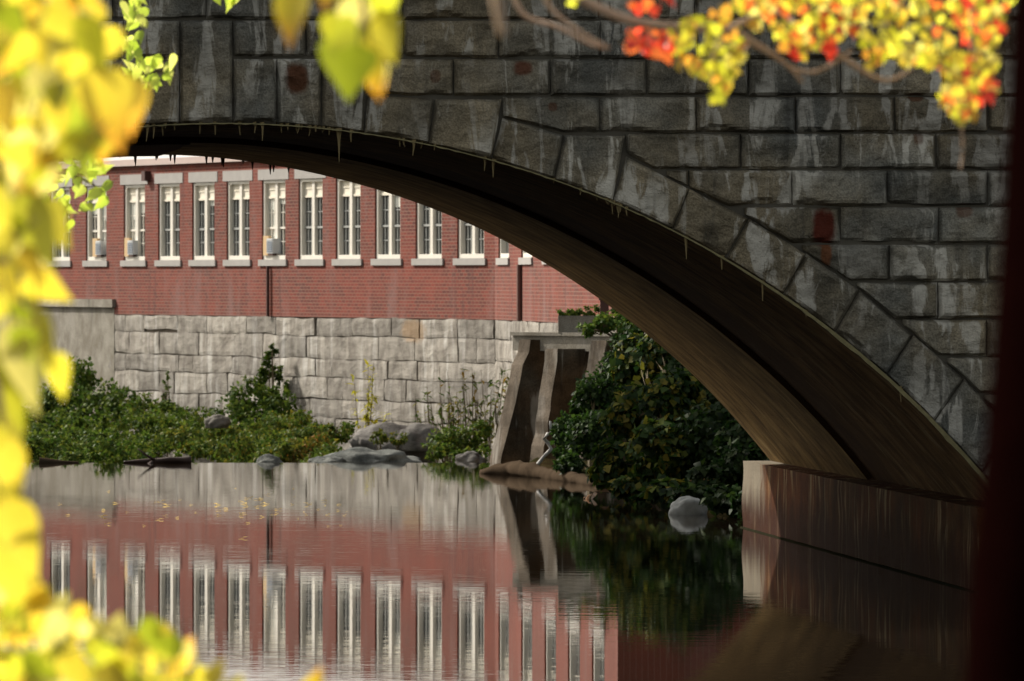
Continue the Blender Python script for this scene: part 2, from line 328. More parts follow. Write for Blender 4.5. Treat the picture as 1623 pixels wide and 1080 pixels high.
# ------------------------------------------------------------------ stone bridge
BR = thing('stone_arch_bridge', 'dark grey granite arch bridge with rock faced blocks spanning the river', 'bridge', (0, BD, 0), BA)
AX, _ = fac(355); AR = 1590 / 167.12; AZ = H - (197 + 1590 - HY) / 167.12
def arc_z(lx, r=AR): return AZ + math.sqrt(max(0, r * r - (lx - AX) ** 2))
rng = random.Random(7)
def stone(mb, bl, br, tr, tl, seed, tone, res=.028, rough=1.0, bot=None, out=.055, yflip=1):
    """one rock faced block: corners are (x, z); the face bulges towards -y; bot(x) optionally shapes the lower edge"""
    w = max((Vector(br) - Vector(bl)).length, (Vector(tr) - Vector(tl)).length); h = max((Vector(tl) - Vector(bl)).length, (Vector(tr) - Vector(br)).length)
    nu, nv = max(4, int(w / res)), max(4, int(h / res))
    us = [-1, 0] + [(i + .0) / nu for i in range(1, nu)] + [1, 2]
    vs_ = [-1, 0] + [(i + .0) / nv for i in range(1, nv)] + [1, 2]
    sv = Vector((seed * 3.71, seed * 1.93, seed * 2.57)); P = []
    tilt = (rng.uniform(-.02, .02), rng.uniform(-.02, .02))
    for v in vs_:
        for u in us:
            sk = (u in (-1, 2)) or (v in (-1, 2))
            uu, vv = min(1, max(0, u)), min(1, max(0, v))
            x = lerp(lerp(bl[0], br[0], uu), lerp(tl[0], tr[0], uu), vv)
            zb = lerp(bl[1], br[1], uu); zt = lerp(tl[1], tr[1], uu)
            if bot: zb = max(zb, bot(x))
            z = zb + (zt - zb) * vv
            d = min(uu * w, (1 - uu) * w, vv * h, (1 - vv) * h)
            p = Vector((x, 0, z))
            e = noise.noise(p * 9 + sv) * .006
            x += e; z += noise.noise(p * 9 - sv) * .006
            if sk: y = .05
            else:
                b = out * sst((d + .004) / .038) 
                f = noise.fractal((p + sv) * 2.2, 1.0, 2.0, 4) * .055 + noise.ridged_multi_fractal(Vector((p.x * 2.5, 0, p.z * 4)) + sv, 1, 2, 3, 1, 2) * .012 + noise.noise((p + sv) * 16) * .010
                ch = max(0, noise.noise(Vector((x * 2.3, seed, 0))) + .25) * .10            # chips broken off the lower arris
                low = vv * h
                b -= .050 * sst((ch - low) / .025) if ch > low else 0
                y = -(b + f * sst(d / .05) * rough + tilt[0] * (uu - .5) * 2 + tilt[1] * (vv - .5) * 2) + .01
            P.append((x, y * yflip, z))
    n = len(us)
    mb.add(P, [(j*n+i, j*n+i+1, (j+1)*n+i+1, (j+1)*n+i) if yflip > 0 else (j*n+i, (j+1)*n+i, (j+1)*n+i+1, j*n+i+1) for j in range(len(vs_)-1) for i in range(n-1)], tone=tone)
# joints of the ring: (intrados x, extrados (x,y)) left end and right end of each stone, in photo pixels
RING = [((217,),(217,93),(285,93)), ((285,),(285,32),(369,32)), ((369,),(370,93),(439,93)), ((439,),(439,93),(510,93)), ((509,),(511,93),(582,93)),
        ((577,),(582,149),(689,157)), ((679,),(690,157),(796,157)), ((779,),(796,187),(893,213)), ((879,),(894,214),(991,215)), ((971,),(992,247),(1092,299)),
        ((1065,),(1092,299),(1187,346)), ((1150,),(1187,346),(1277,402)), ((1240,),(1277,402),(1362,459)), ((1323,),(1362,459),(1447,531)), ((1404,),(1447,531),(1528,600)), ((1481,),(1528,600),(1600,676)), ((1556,),(1600,676),(1668,752))]
ENDX = 1624
def ring_list():
    out = []
    for k, (a, p, q) in enumerate(RING):
        x2 = RING[k+1][0][0] if k + 1 < len(RING) else ENDX
        out.append((a[0], x2, p, q))
    left = [(509 - 292, None)]
    for (x1, x2, p, q) in list(out):
        if x1 >= 509 - 1 and x1 != 509 or x1 == 577:
            pass
    mir = [(710 - x2, 710 - x1, (710 - q[0], q[1]), (710 - p[0], p[1])) for (x1, x2, p, q) in out if x1 >= 509]
    mir[0] = (133, 217, (133, 93), (217, 93))
    return mir[::-1] + out
STONES = ring_list()
ring = MB(); poly = []
GAP = .005
for k, (x1, x2, p, q) in enumerate(STONES):
    lx1, lx2 = fac(x1)[0], fac(x2)[0]
    P, Q = fac(*p), fac(*q)
    bl, br_ = (lx1 + GAP, arc_z(lx1)), (lx2 - GAP, arc_z(lx2))
    tl, tr = (P[0] + GAP, P[1] - GAP), (Q[0] - GAP, Q[1] - GAP)
    t = rng.uniform(.3, .62)
    if 679 <= x1 < 700 or x1 == 879: t = .72
    if x1 in (779,): t = .38
    stone(ring, bl, br_, tr, tl, 100 + k, t, bot=(lambda x: arc_z(x) + .004) if x2 - x1 > 30 else None)
    poly.append((P, Q))
ring.build('arch_ring', M['granite'], BR, smooth=False)
lox, hix = poly[0][0][0], poly[-1][1][0]
def ext_z(x):
    """top of the ring at x (the highest stone there), -9 outside it"""
    z = -9
    for P, Q in poly:
        if P[0] - 1e-4 <= x <= Q[0] + 1e-4: z = max(z, lerp(P[1], Q[1], (x - P[0]) / max(1e-6, Q[0] - P[0])))
    if z == -9 and lox < x < hix:
        zz = [lerp(poly[k][1][1], poly[k+1][0][1], .5) for k in range(len(poly)-1) if poly[k][1][0] <= x <= poly[k+1][0][0]]
        z = min(lerp(poly[k][1][1], poly[k+1][0][1], 1) for k in range(len(poly)-1) if poly[k][1][0] <= x <= poly[k+1][0][0]) if zz else -9
    return z
ROWS = [-388, -328, -268, -208, -148, -88, -28, 32, 93, 153, 211.5, 269.5, 328, 387.5, 447, 506, 565.5, 625, 684, 744, 803, 862, 922, 982]
sp = MB(); NB = 0
PHASE = {32: 795, 93: 872, 153: 949, 211.5: 1023, 269.5: 1101, 328: 1180, 387.5: 1258, 447: 1328, 506: 1410, 565.5: 1485}
for r in range(len(ROWS) - 1):
    ya, yb = ROWS[r], ROWS[r+1]
    ph = PHASE.get(ya, 795 + (77 if r % 2 else 0)) 
    js = [ph + 155 * i + rng.uniform(-5, 5) for i in range(-24, 14)]
    if ya == 32: js = [j for j in js if j > 700] + [640, 485, 369, 285, 196, 60, -90, -240, -390, -540, -690, -840, -990, -1140, -1290, -1440, -1590]
    if ya == 93: js = [j for j in js if j > 700] + [582, 217, 133, 0, -150, -300, -450, -610, -760, -910, -1060, -1210, -1360, -1510, -1660]
    spc = (796, 577, 133) if ya == 153 else (992,) if ya == 211.5 else (1092,) if ya == 269.5 else ()
    js = sorted({j for j in js if all(abs(j - q) > 60 for q in spc)} | set(spc))
    js = [j for j in js if -1900 < j < 2250]
    for xa, xb in zip(js, js[1:]):
        if xb - xa < 40: continue
        la, zt = fac(xa, ya); lb, _z = fac(xb, ya); zb = fac(xa, yb)[1]
        S = 24; ok = [la + (lb - la) * i / S for i in range(S + 1) if ext_z(la + (lb - la) * (i + .0) / S + (1e-3 if i == 0 else -1e-3 if i == S else 0)) < zt - .05]
        if len(ok) < 3: continue
        la2, lb2 = ok[0], ok[-1]
        fb = lambda x: ext_z(min(max(x, la2 + .002), lb2 - .002)) + .014
        t = rng.uniform(.15, .68)
        if rng.random() < .12: t += .15
        far = (zt > 5.9 or la > 5.6 or lb < -6)
        stone(sp, (la2 + GAP, zb + GAP), (lb2 - GAP, zb + GAP), (lb2 - GAP, zt - GAP), (la2 + GAP, zt - GAP), NB, t, bot=fb, res=.09 if far else .028)
        NB += 1
# joint backing behind the blocks, far wall
def wall_cols(mb, y, x0, x1, step, top, mi, flip=False):
    x = x0; prev = None
    while x < x1 + 1e-6:
        inside = abs(x - AX) < math.sqrt(AR**2 - (.8 - AZ)**2)
        z = arc_z(x) + .03 if inside else -1.5
        if prev:
            a = [(prev[0], y, prev[1]), (x, y, z), (x, y, top), (prev[0], y, top)]
            mb.add(a if not flip else a[::-1], [(0, 1, 2, 3)], mi=mi, tone=.4)
        prev = (x, z); x += step
wall_cols(sp, .03, -14, 11, .05, 7.3, 1)
sp.build('spandrel_wall', [M['granite'], M['mortar']], BR)
fw = MB(); wall_cols(fw, 18.7, -14, 11, .05, 7.3, 0, True)
fw.build('rear_wall', M['granite'], BR)
dk = MB(); dk.box((-14, .16, 6.4), (11, 18.6, 6.7)); dk.build('deck', M['earth'], BR)
for y0, y1, p0, p1 in ((-.1, .42, .13, .36), (18.3, 18.8, 18.35, 18.6)):
    cp = MB(); cp.box((-14, p0, 6.7), (11, p1, 7.3), tone=.5); pa = cp.build('parapet', M['granite'], BR)
    cp = MB(); cp.box((-14, y0, 7.3), (11, y1, 7.5), tone=.5); cp.build('coping', M['granite'], pa)
def barrel(name, mat, r, y0, y1, zend=.79, thick=.0, xa=None, xb=None, front=None):
    mb = MB(); a1 = math.acos((zend - AZ) / r); N = 160; ny = 10
    t0, t1 = -a1, a1
    if xa is not None: t0 = math.asin((xa - AX) / r)
    if xb is not None: t1 = math.asin((xb - AX) / r)
    P = []; UV = []
    for j in range(ny + 1):
        for i in range(N + 1):
            t = t0 + (t1 - t0) * i / N; y = lerp(y0, y1, j / ny)
            w = noise.noise(Vector((t * 6, y * .7, r))) * .012
            P.append((AX + (r + w) * math.sin(t), y, AZ + (r + w) * math.cos(t))); UV.append((t * r, y))
    n = N + 1
    mb.add(P, [(j*n+i, (j+1)*n+i, (j+1)*n+i+1, j*n+i+1) for j in range(ny) for i in range(N)], UV)
    if front:                                                    # step face between two radii at y0
        P = []; UV = []
        for i in range(N + 1):
            t = t0 + (t1 - t0) * i / N
            for rr in (r + noise.noise(Vector((t * 6, y0 * .7, r))) * .012, front): P.append((AX + rr * math.sin(t), y0, AZ + rr * math.cos(t))); UV.append((t * r, rr))
        mb.add(P, [(2*i, 2*i+2, 2*i+3, 2*i+1) for i in range(N)], UV, mi=1)
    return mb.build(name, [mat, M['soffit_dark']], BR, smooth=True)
barrel('ring_soffit', M['soffit'], AR + .004, -.02, .85)
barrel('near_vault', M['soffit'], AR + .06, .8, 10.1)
XP = fac(530)[0] - .9
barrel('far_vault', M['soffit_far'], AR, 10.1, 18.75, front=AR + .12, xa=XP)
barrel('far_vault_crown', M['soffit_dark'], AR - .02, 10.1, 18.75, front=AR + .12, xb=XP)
# abutments, with the ledge the arch lands on
def abut(sgn):
    mb = MB(); x0 = 4.42 if sgn > 0 else 2 * AX - 4.42
    ny, nz = 90, 16; P = []
    for j in range(ny + 1):
        for k in range(nz + 1):
            y = lerp(-.25, 18.72, j / ny); z = lerp(-.8, .80, k / nz)
            w = noise.fractal(Vector((y * .9, z * 2, sgn)), 1, 2, 4) * .018
            P.append((x0 + sgn * (w * (1 if 0 < k < nz else .3)) , y, z))
    n = nz + 1
    fs = [(j*n+k, j*n+k+1, (j+1)*n+k+1, (j+1)*n+k) for j in range(ny) for k in range(nz)]
    mb.add(P, fs if sgn > 0 else [f[::-1] for f in fs])
    xb = x0 + sgn * 3
    def q(*p): mb.add(p, [(0, 1, 2, 3)])
    P0 = [P[j * n + nz] for j in range(ny + 1)]
    for a, b in zip(P0, P0[1:]): q(a, b, (xb, b[1], .80), (xb, a[1], .80))
    for y in (-.25, 18.72):
        row = [P[(0 if y < 0 else ny) * n + k] for k in range(n)]
        for a, b in zip(row, row[1:]): q(a, (xb, y, a[2]), (xb, y, b[2]), b)
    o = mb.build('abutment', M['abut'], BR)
    ft = MB(); xa, xc = sorted((x0 - sgn * .03, x0 + sgn * .3)); ft.box((xa, -.3, -.6), (xc, 18.76, .012)); ft.build('footing', M['algae'], o)
abut(1); abut(-1)
# mossy lime crust under the ring's front edge, and the drips that hang from it
mo = MB(); N = 420; prev = None
for i in range(N + 1):
    lx = lerp(fac(150)[0], 4.74, i / N); z = arc_z(lx)
    th = .006 + .038 * sst((lx - 1.0) / 3) * (.6 + .8 * abs(noise.noise(Vector((lx * 3, 1, 0))))) + .008 * noise.noise(Vector((lx * 14, 5, 0)))
    nrm = Vector((lx - AX, 0, z - AZ)).normalized()
    a = Vector((lx, -.055, z)) + nrm * .006; b = Vector((lx, -.065, z)) - nrm * th; c = Vector((lx, .12, z)) - nrm * (th * .6)
    if prev: mo.add([prev[0], a, b, prev[1]], [(0, 3, 2, 1)]); mo.add([prev[1], b, c, prev[2]], [(0, 3, 2, 1)])
    prev = (a, b, c)
mo.build('moss_crust', M['moss'], BR)
g = random.Random(3)
spots = [(537, 50), (380, 18), (403, 14), (470, 8), (655, 22), (768, 20), (783, 26), (1088, 34), (1209, 30), (1144, 20), (970, 18), (980, 20), (233, 24), (243, 20), (258, 16), (318, 16), (340, 18), (415, 26), (447, 12)] + [(min(1500, max(190, c_ + g.gauss(0, 16))), abs(g.gauss(0, 7)) + 3) for c_ in [g.uniform(200, 1450) for _ in range(11)] for _ in range(g.randint(1, 5))]
for px, ln in spots:
    lx = fac(px)[0]; z = arc_z(lx); l = ln / 167; y = g.uniform(-.05, .02); w = .006 + .004 * g.random() + l * .03
    dr = MB(); dr.tube([(lx, y, z + .02), (lx + g.uniform(-.01, .01), y, z - l * .3), (lx + g.uniform(-.01, .01), y, z - l)], [w * 1.9, w * .8, .003], 5); dr.build('lime_drip', M['lime'], BR)
for _ in range(34):
    px = g.uniform(-60, 900); lx = fac(px)[0] - 1.5; z = arc_z(lx) ; l = abs(g.gauss(0, .06)) + .02
    dr = MB(); dr.tube([(lx, 18.74, z + .02), (lx, 18.74, z - l)], [.02, .005], 5); dr.build('dark_drip', M['soffit_dark'], BR)
# ------------------------------------------------------------------ brick mill beyond the weir
MO = Vector((-9.04, 175.0)); MT = Vector((.364, -.931)).normalized(); TEND = 23.9
WO = MO + MT * TEND; WT = Vector((.118, -.993)).normalized(); WEND = 18.5
def px_to_s(o, t, px):
    k = (px - CX) / F                       # (o.x + t.x s) = k (o.y + t.y s)
    return (k * o.y - o.x) / (t.x - k * t.y)
MILL = thing('brick_mill', 'long red brick mill building with paired white windows above a stone foundation', 'mill building', (MO.x, MO.y, 0))
class Face:
    """a facade frame: s along the wall, d outward, z up"""
    def __init__(f, o, t): f.o, f.t, f.n = o, t, Vector((-t.y, t.x)) * -1 if False else Vector((-t.y, t.x))
    def __call__(f, s, d, z):
        p = f.o + f.t * s + f.n * d
        return (p.x - MO.x, p.y - MO.y, z)
FM, FW = Face(MO, MT), Face(WO, WT)
if FM.n.y > 0: FM.n = -FM.n
if FW.n.y > 0: FW.n = -FW.n
ZB, ZS, ZW, ZL, ZC = 2.15, 3.37, 5.08, 5.31, 5.50
def fbox(mb, fc, s0, s1, d0, d1, z0, z1, mi=0):
    p = [fc(s, d, z) for z in (z0, z1) for (s, d) in ((s0, d1), (s1, d1), (s1, d0), (s0, d0))]
    mb.add(p, [(0,3,2,1),(4,5,6,7),(0,1,5,4),(1,2,6,5),(2,3,7,6),(3,0,4,7)], [(s0, z0), (s1, z0), (s1, z0), (s0, z0), (s0, z1), (s1, z1), (s1, z1), (s0, z1)], mi)
lefts = [px_to_s(MO, MT, x) for x in (22, 79, 136, 196, 250.5, 304.5, 359, 415, 473, 532, 594, 658.5, 724.5)]
WIN_M = [(s, s + 1.50) for s in lefts]
WIN_M = [(lefts[0] - 2.45 * k, lefts[0] - 2.45 * k + 1.5) for k in (4, 3, 2, 1)] + WIN_M
WIN_W = []
for x, w in ((790, 1.75), (826, 1.75), (863, 1.75), (900, 1.75), (938, 1.75)):
    s = px_to_s(WO, WT, x); WIN_W.append((s, s + w))
for i in range(len(WIN_W) - 1):
    if WIN_W[i][1] > WIN_W[i+1][0] - .5: WIN_W[i] = (WIN_W[i][0], WIN_W[i+1][0] - .6)
bw = MB()
def brick_face(fc, s0, s1, wins):
    cuts = sorted({s0, s1, *[c for w in wins for c in w]})
    for a, b in zip(cuts, cuts[1:]):
        isw = any(abs(a - w[0]) < 1e-6 for w in wins)
        for z0, z1 in ((ZB, ZS), (ZS, ZW), (ZW, ZC)):
            if isw and z0 == ZS: continue
            p = [(a, z0), (b, z0), (b, z1), (a, z1)]
            bw.add([fc(s, 0, z) for s, z in p], [(0, 1, 2, 3)], p)
    for a, b in wins:
        for (p, q) in (((a, ZS), (a, ZW)), ((b, ZW), (b, ZS)), ((a, ZW), (b, ZW)), ((b, ZS), (a, ZS))):
            bw.add([fc(p[0], 0, p[1]), fc(q[0], 0, q[1]), fc(q[0], -.25, q[1]), fc(p[0], -.25, p[1])], [(0, 1, 2, 3)], [(0, p[1]), (0, q[1]), (.25, q[1]), (.25, p[1])])
brick_face(FM, -16, TEND, WIN_M); brick_face(FW, 0, WEND, WIN_W)
# end and back walls close the building
e = [FW(WEND, 0, 0), FW(WEND, -12, 0)]; s_ = [FM(-16, 0, 0), FM(-16, -12, 0)]
for a, b in ((e[0], e[1]), (e[1], s_[1]), (s_[1], s_[0])):
    L = (Vector(a) - Vector(b)).length
    bw.add([(a[0], a[1], -1.5), (b[0], b[1], -1.5), (b[0], b[1], 6.7), (a[0], a[1], 6.7)], [(0, 1, 2, 3)], [(0, 0), (L, 0), (L, 8), (0, 8)])
bw.build('brick_wall', M['brick'], MILL)
cn = MB(); fbox(cn, FM, -16, TEND + .02, -.1, .10, ZC, ZC + .14); fbox(cn, FW, .03, WEND + .05, -.1, .10, ZC, ZC + .14); cn.build('cornice', M['corn'], MILL)
fa = MB()
for k in range(7):
    z = ZC + .145 + k * .2; fbox(fa, FM, -16, TEND, -.1, .03 + .02 * (k % 2 == 0), z, z + .197); fbox(fa, FW, 0.06, WEND, -.1, .03 + .02 * (k % 2 == 0), z, z + .197)
fa.build('boarding', M['fascia'], MILL)
rf = MB(); p = [FM(-16.2, .3, 7.05), FM(TEND, .3, 7.05), FW(WEND + .2, .3, 7.05), FW(WEND + .2, -12.2, 7.6), FM(TEND, -12, 7.6), FM(-16.2, -12.2, 7.6)]
rf.add(p + [(a, b, c - .12) for a, b, c in p], [(0, 1, 2, 3, 4, 5), (11, 10, 9, 8, 7, 6)] + [(i, i + 6, (i + 1) % 6 + 6, (i + 1) % 6) for i in range(6)])
rf.build('roof', M['roof'], MILL)
AC_S = [2, 3, 7]                                               # which of the visible windows hold an air conditioner (index in lefts)
PALE = {2: 'r', 3: 'l', 7: 'l'}
WR = random.Random(77)
def window(fc, a, b, pairs=2, pale=None):
    f = MB(); dI, dO = -.19, -.035; w = b - a; jt = .10
    fbox(f, fc, a, a + jt, dI, dO, ZS, ZW); fbox(f, fc, b - jt, b, dI, dO, ZS, ZW)
    fbox(f, fc, a + jt, b - jt, dI, dO, ZS, ZS + .09); fbox(f, fc, a + jt, b - jt, dI, dO, ZW - .07, ZW)
    mids = []
    if pairs == 2:
        m = (a + b) / 2; fbox(f, fc, m - .075, m + .075, dI, dO - .03, ZS + .09, ZW - .07); mids = [(a + jt, m - .075, 'l'), (m + .075, b - jt, 'r')]
    else: mids = [(a + jt, b - jt, 'l')]
    fr = f.build('window', M['white'], MILL)
    sm = MB(); tr = MB(); pn = MB(); bl = MB()
    for (x0, x1, side) in mids:
        zt = ZW - .07 - .30
        drop = WR.choice((0, 0, 0, .12, .25, .4))
        if drop: fbox(bl, fc, x0, x1, -.144, -.130, zt - .03 - drop, zt - .03)
        fbox(tr, fc, x0, x1, -.15, -.11, zt, ZW - .07); fbox(tr, fc, x0, x1, -.11, -.09, zt - .03, zt + .02); fbox(tr, fc, x0, x1, -.11, -.095, zt + .15, zt + .175)
        zm = ZS + .09 + (zt - ZS - .09) * .47
        mu = sm
        fbox(mu, fc, x0, x1, -.15, -.105, zm - .022, zm + .022)
        for q in (1 / 3, 2 / 3): fbox(mu, fc, lerp(x0, x1, q) - .012, lerp(x0, x1, q) + .012, -.15, -.12, ZS + .09, zt)
        for q in (.5,): fbox(mu, fc, x0, x1, -.148, -.125, lerp(ZS + .09, zm, .5) - .01, lerp(ZS + .09, zm, .5) + .01); fbox(mu, fc, x0, x1, -.148, -.125, lerp(zm, zt, .5) - .01, lerp(zm, zt, .5) + .01)
        t = bl if pale == side else pn
        fbox(t, fc, x0, x1, -.17, -.145, ZS + .09, zt)
    sm.build('sash', M['white' if pale else 'muntin'], fr); tr.build('transom_panel', M['cream'], fr); pn.build('pane', M['pane'], fr) if pn.v else None
    if bl.v: bl.build('blind', M['blind'], fr)
    si = MB(); fbox(si, fc, a - .14, b + .14, -.22, .04, ZS - .135, ZS); si.build('sill', M['sillstone'], fr)
    li = MB(); fbox(li, fc, a - .22, b + .22, -.2, .012, ZW, ZL - .005); li.build('lintel', M['sillstone'], fr)
for k, (a, b) in enumerate(WIN_M): window(FM, a, b, 2, PALE.get(k - 4))
for a, b in WIN_W: window(FW, a, b, 1)
dp = MB(); s = px_to_s(MO, MT, 428); dp.tube([FM(s, .05, ZB), FM(s, .05, ZS - .135)], .035, 8); dp.build('drain_pipe', M['pipe'], MILL)
dp = MB(); s = px_to_s(WO, WT, 827); dp.tube([FW(s, .05, ZB), FW(s, .05, ZS - .135)], .05, 8); dp.build('faded_pipe', M['pipe2'], MILL)
lb = MB(); s = px_to_s(MO, MT, 236); fbox(lb, FM, s - .12, s + .12, 0, .14, ZL - .16, ZL + .06); lb.build('vent_box', M['pipe'], MILL)
# air conditioners stand in three of the windows
def aircon(k, off, label):
    a, b = WIN_M[k + 4]; o = FM(a + off, 0, ZS + .09)
    t = thing('air_conditioner', label, 'air conditioner', (o[0] + MO.x, o[1] + MO.y, o[2]), math.atan2(MT.y, MT.x), 'air conditioners in the mill windows')
    # local frame: x along the wall, outward is -y or +y
    sg = 1 if Vector((-math.sin(t.rotation_euler.z), math.cos(t.rotation_euler.z))).dot(FM.n) > 0 else -1
    def lb_(mb, x0, x1, y0, y1, z0, z1): ya, yb = sorted((sg * y0, sg * y1)); mb.box((x0, ya, z0), (x1, yb, z1))
    c = MB(); lb_(c, 0, .40, -.14, .05, .04, .36); lb_(c, .04, .36, .05, .062, .32, .35); c.build('casing', M['metal'], t)
    g = MB()
    for i in range(6): lb_(g, .03, .37, .052, .064,.07 + i * .04, .095 + i * .04)
    g.build('grille', M['grille'], t)
    p_ = MB(); lb_(p_, -.34, -.005, -.06, .01, .0, .42); p_.build('filler_panel', M['tan'], t)
    f_ = MB(); lb_(f_, .05, .36, -.05, .04, .0, .04); f_.build('support_bracket', M['pipe'], t)
aircon(2, .86, 'white air conditioner in the mill window nearest the yellow leaves at left')
aircon(3, .42, 'white air conditioner in the mill window below the small dark wall vent')
aircon(7, .45, 'white air conditioner with a tan panel above the dark drain pipe')
# foundation of big quarried blocks (rows of s,z cells)
fd = MB(); g = random.Random(21)
def fblock(fc, s0, s1, z0, z1, tone, k):
    nu, nv = max(4, int((s1 - s0) / .14)), 6; P = []; UV = []
    for j in range(nv + 3):
        for i in range(nu + 3):
            sk = i in (0, nu + 2) or j in (0, nv + 2)
            u = min(1, max(0, (i - 1) / nu)); v = min(1, max(0, (j - 1) / nv))
            s = lerp(s0, s1, u); z = lerp(z0, z1, v)
            q = Vector((s * .9, z * 2.2, k * 2.1))
            s += noise.noise(Vector((s * 1.1, z * 1.5, k))) * .05 ; z += noise.noise(Vector((s * .8, round(z * 2) * 3.1, 4.4))) * .035 + noise.noise(q * 2.1) * .02
            ed = min(u * (s1 - s0), (1 - u) * (s1 - s0), v * (z1 - z0) , (1 - v) * (z1 - z0))
            d = -.14 if sk else -.012 + .014 * sst((ed + .01) / .025) + noise.fractal(q * 1.7, 1, 2, 4) * .016 + noise.noise(Vector((k, 3, 1))) * .022
            P.append(fc(s, d, z)); UV.append((s, z))
    n = nu + 3
    fd.add(P, [(j*n+i, j*n+i+1, (j+1)*n+i+1, (j+1)*n+i) for j in range(nv + 2) for i in range(nu + 2)], UV, tone=tone)
for fc, s0, s1 in ((FM, -.6, TEND), (FW, 0, WEND)):
    z = ZB - .005; row = 0
    while z > -1.4:
        h = g.uniform(.36, .50); s = s0 - g.uniform(0, 1)
        while s < s1:
            L = g.uniform(.9, 2.7); e_ = min(s + L, s1)
            if e_ - max(s, s0) > .25: fblock(fc, max(s, s0) + .012 + max(0, g.gauss(-.02, .05)), e_ - .012 - max(0, g.gauss(-.03, .05)), z - h + .008 + max(0, g.gauss(-.01, .02)), z - .008, g.uniform(.25, .75), g.random() * 60)
            s += L
        z -= h; row += 1
    fd.add([fc(s0, -.06, -1.5), fc(s1, -.06, -1.5), fc(s1, -.06, ZB), fc(s0, -.06, ZB)], [(0, 1, 2, 3)], mi=1)
fd.build('foundation_wall', [M['found'], M['found_joint']], MILL)
# concrete retaining wall at the left end
rw = thing('retaining_wall', 'smooth grey concrete retaining wall with a projecting cap below the brick at left', 'wall', (MO.x, MO.y, 0))
mb = MB(); fbox(mb, FM, -16, .0, -.05, .006, -1.5, 2.30); mb.build('wall', M['cast'], rw)
mb = MB(); fbox(mb, FM, -16, .10, .002, .09, 2.305, 2.49); mb.build('cap', M['cast'], rw)
# ------------------------------------------------------------------ buttressed gate wall at the weir's end
bt = thing('buttressed_wall', 'old concrete wall with three sloping buttresses and a top beam at the weir end', 'wall', (0, 125, 0))
def ptr(px, py, D): p = at(px, py, D); return Vector((p.x, p.y - 125, p.z))
BTS = []
def buttress(pxb, pxt, D, w_face, w_side, ztop=1.98):
    """front strip leans left and down; its broad side faces the viewer"""
    B = at(pxb, 738, D); T = at(pxt, 545, D)
    mb = MB(); n = 14
    fdir = Vector((w_face, .30, 0)); sdir = Vector((w_side, .02, 0))
    P = []; nn = 6
    for i in range(n + 1):
        t = i / n; z = lerp(-.9, ztop, t); k = (z + .08) / (ztop + .08)
        x = lerp(B.x, T.x, k); wob = Vector((noise.noise(Vector((z * 3, pxb, 0))), noise.noise(Vector((z * 3, pxb, 9))), 0)) * .045
        a = Vector((x, D - 125 + .30, z)) + wob
        c0 = Vector((x + w_face, D - 125, z)) + wob                       # front edge turned to the viewer
        P += [a, c0, c0 + Vector((.012, .012, 0)), Vector((T.x + w_face + w_side, D - 125 + .0, z)), Vector((T.x + w_face + w_side, D - 125 + .34, z)), a + Vector((.01, .02, 0))]
    mb.add(P[0:nn*(n+1)], [(i*nn+j, i*nn+j+1, (i+1)*nn+j+1, (i+1)*nn+j) for i in range(n) for j in range(nn-1)] + [tuple(n*nn+j for j in range(nn))])
    for k_, f in enumerate(mb.f):
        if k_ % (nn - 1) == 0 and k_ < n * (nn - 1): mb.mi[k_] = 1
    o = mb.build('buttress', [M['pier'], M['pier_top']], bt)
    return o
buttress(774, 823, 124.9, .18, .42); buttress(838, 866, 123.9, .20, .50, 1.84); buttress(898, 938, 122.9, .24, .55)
mb = MB(); A = ptr(822, 545, 125.6); B_ = ptr(1080, 545, 122.0)
dv = (B_ - A); dv.z = 0; L = dv.length; ang = math.atan2(dv.y, dv.x)
MX = Matrix.Translation(Vector((A.x, A.y, 0))) @ Matrix.Rotation(ang, 4, 'Z')
mb.box((.1, .25, -1.5), (L, .7, 1.86), M=MX); mb.build('back_wall', M['pier'], bt)
mb = MB(); mb.box((0, -.12, 1.80), (L + .3, .8, 2.05), M=MX); mb.box((-.02, -.16, 2.045), (L + .3, .84, 2.10), M=MX); mb.build('top_beam', M['cast'], bt)
t = thing('stone_trough', 'rough grey stone trough of greenery on the wall top beside the brick', 'planter', at(914, 527, 124.6))
t.location.z = 2.10
mb = MB()
for k in range(1): 
    mb.box((-.30, -.2, 0), (.32, -.12, .27)); mb.box((-.30, .12, 0), (.32, .2, .27)); mb.box((-.30, -.12, 0), (-.22, .12, .27)); mb.box((.24, -.12, 0), (.32, .12, .27)); mb.box((-.22, -.12, .0), (.24, .12, .2))
mb.build('trough', M['cast'], t)
pp = thing('dark_post', 'dark square timber post standing on the wall top under the arch', 'post', at(958, 520, 124.2)); pp.location.z = 2.10
mb = MB(); mb.box((-.07, -.07, 0), (.07, .07, .52)); mb.box((-.09, -.09, .52), (.09, .09, .56)); mb.box((-.085, -.085, 0), (.085, .085, .05)); mb.build('post', M['pipe'], pp)
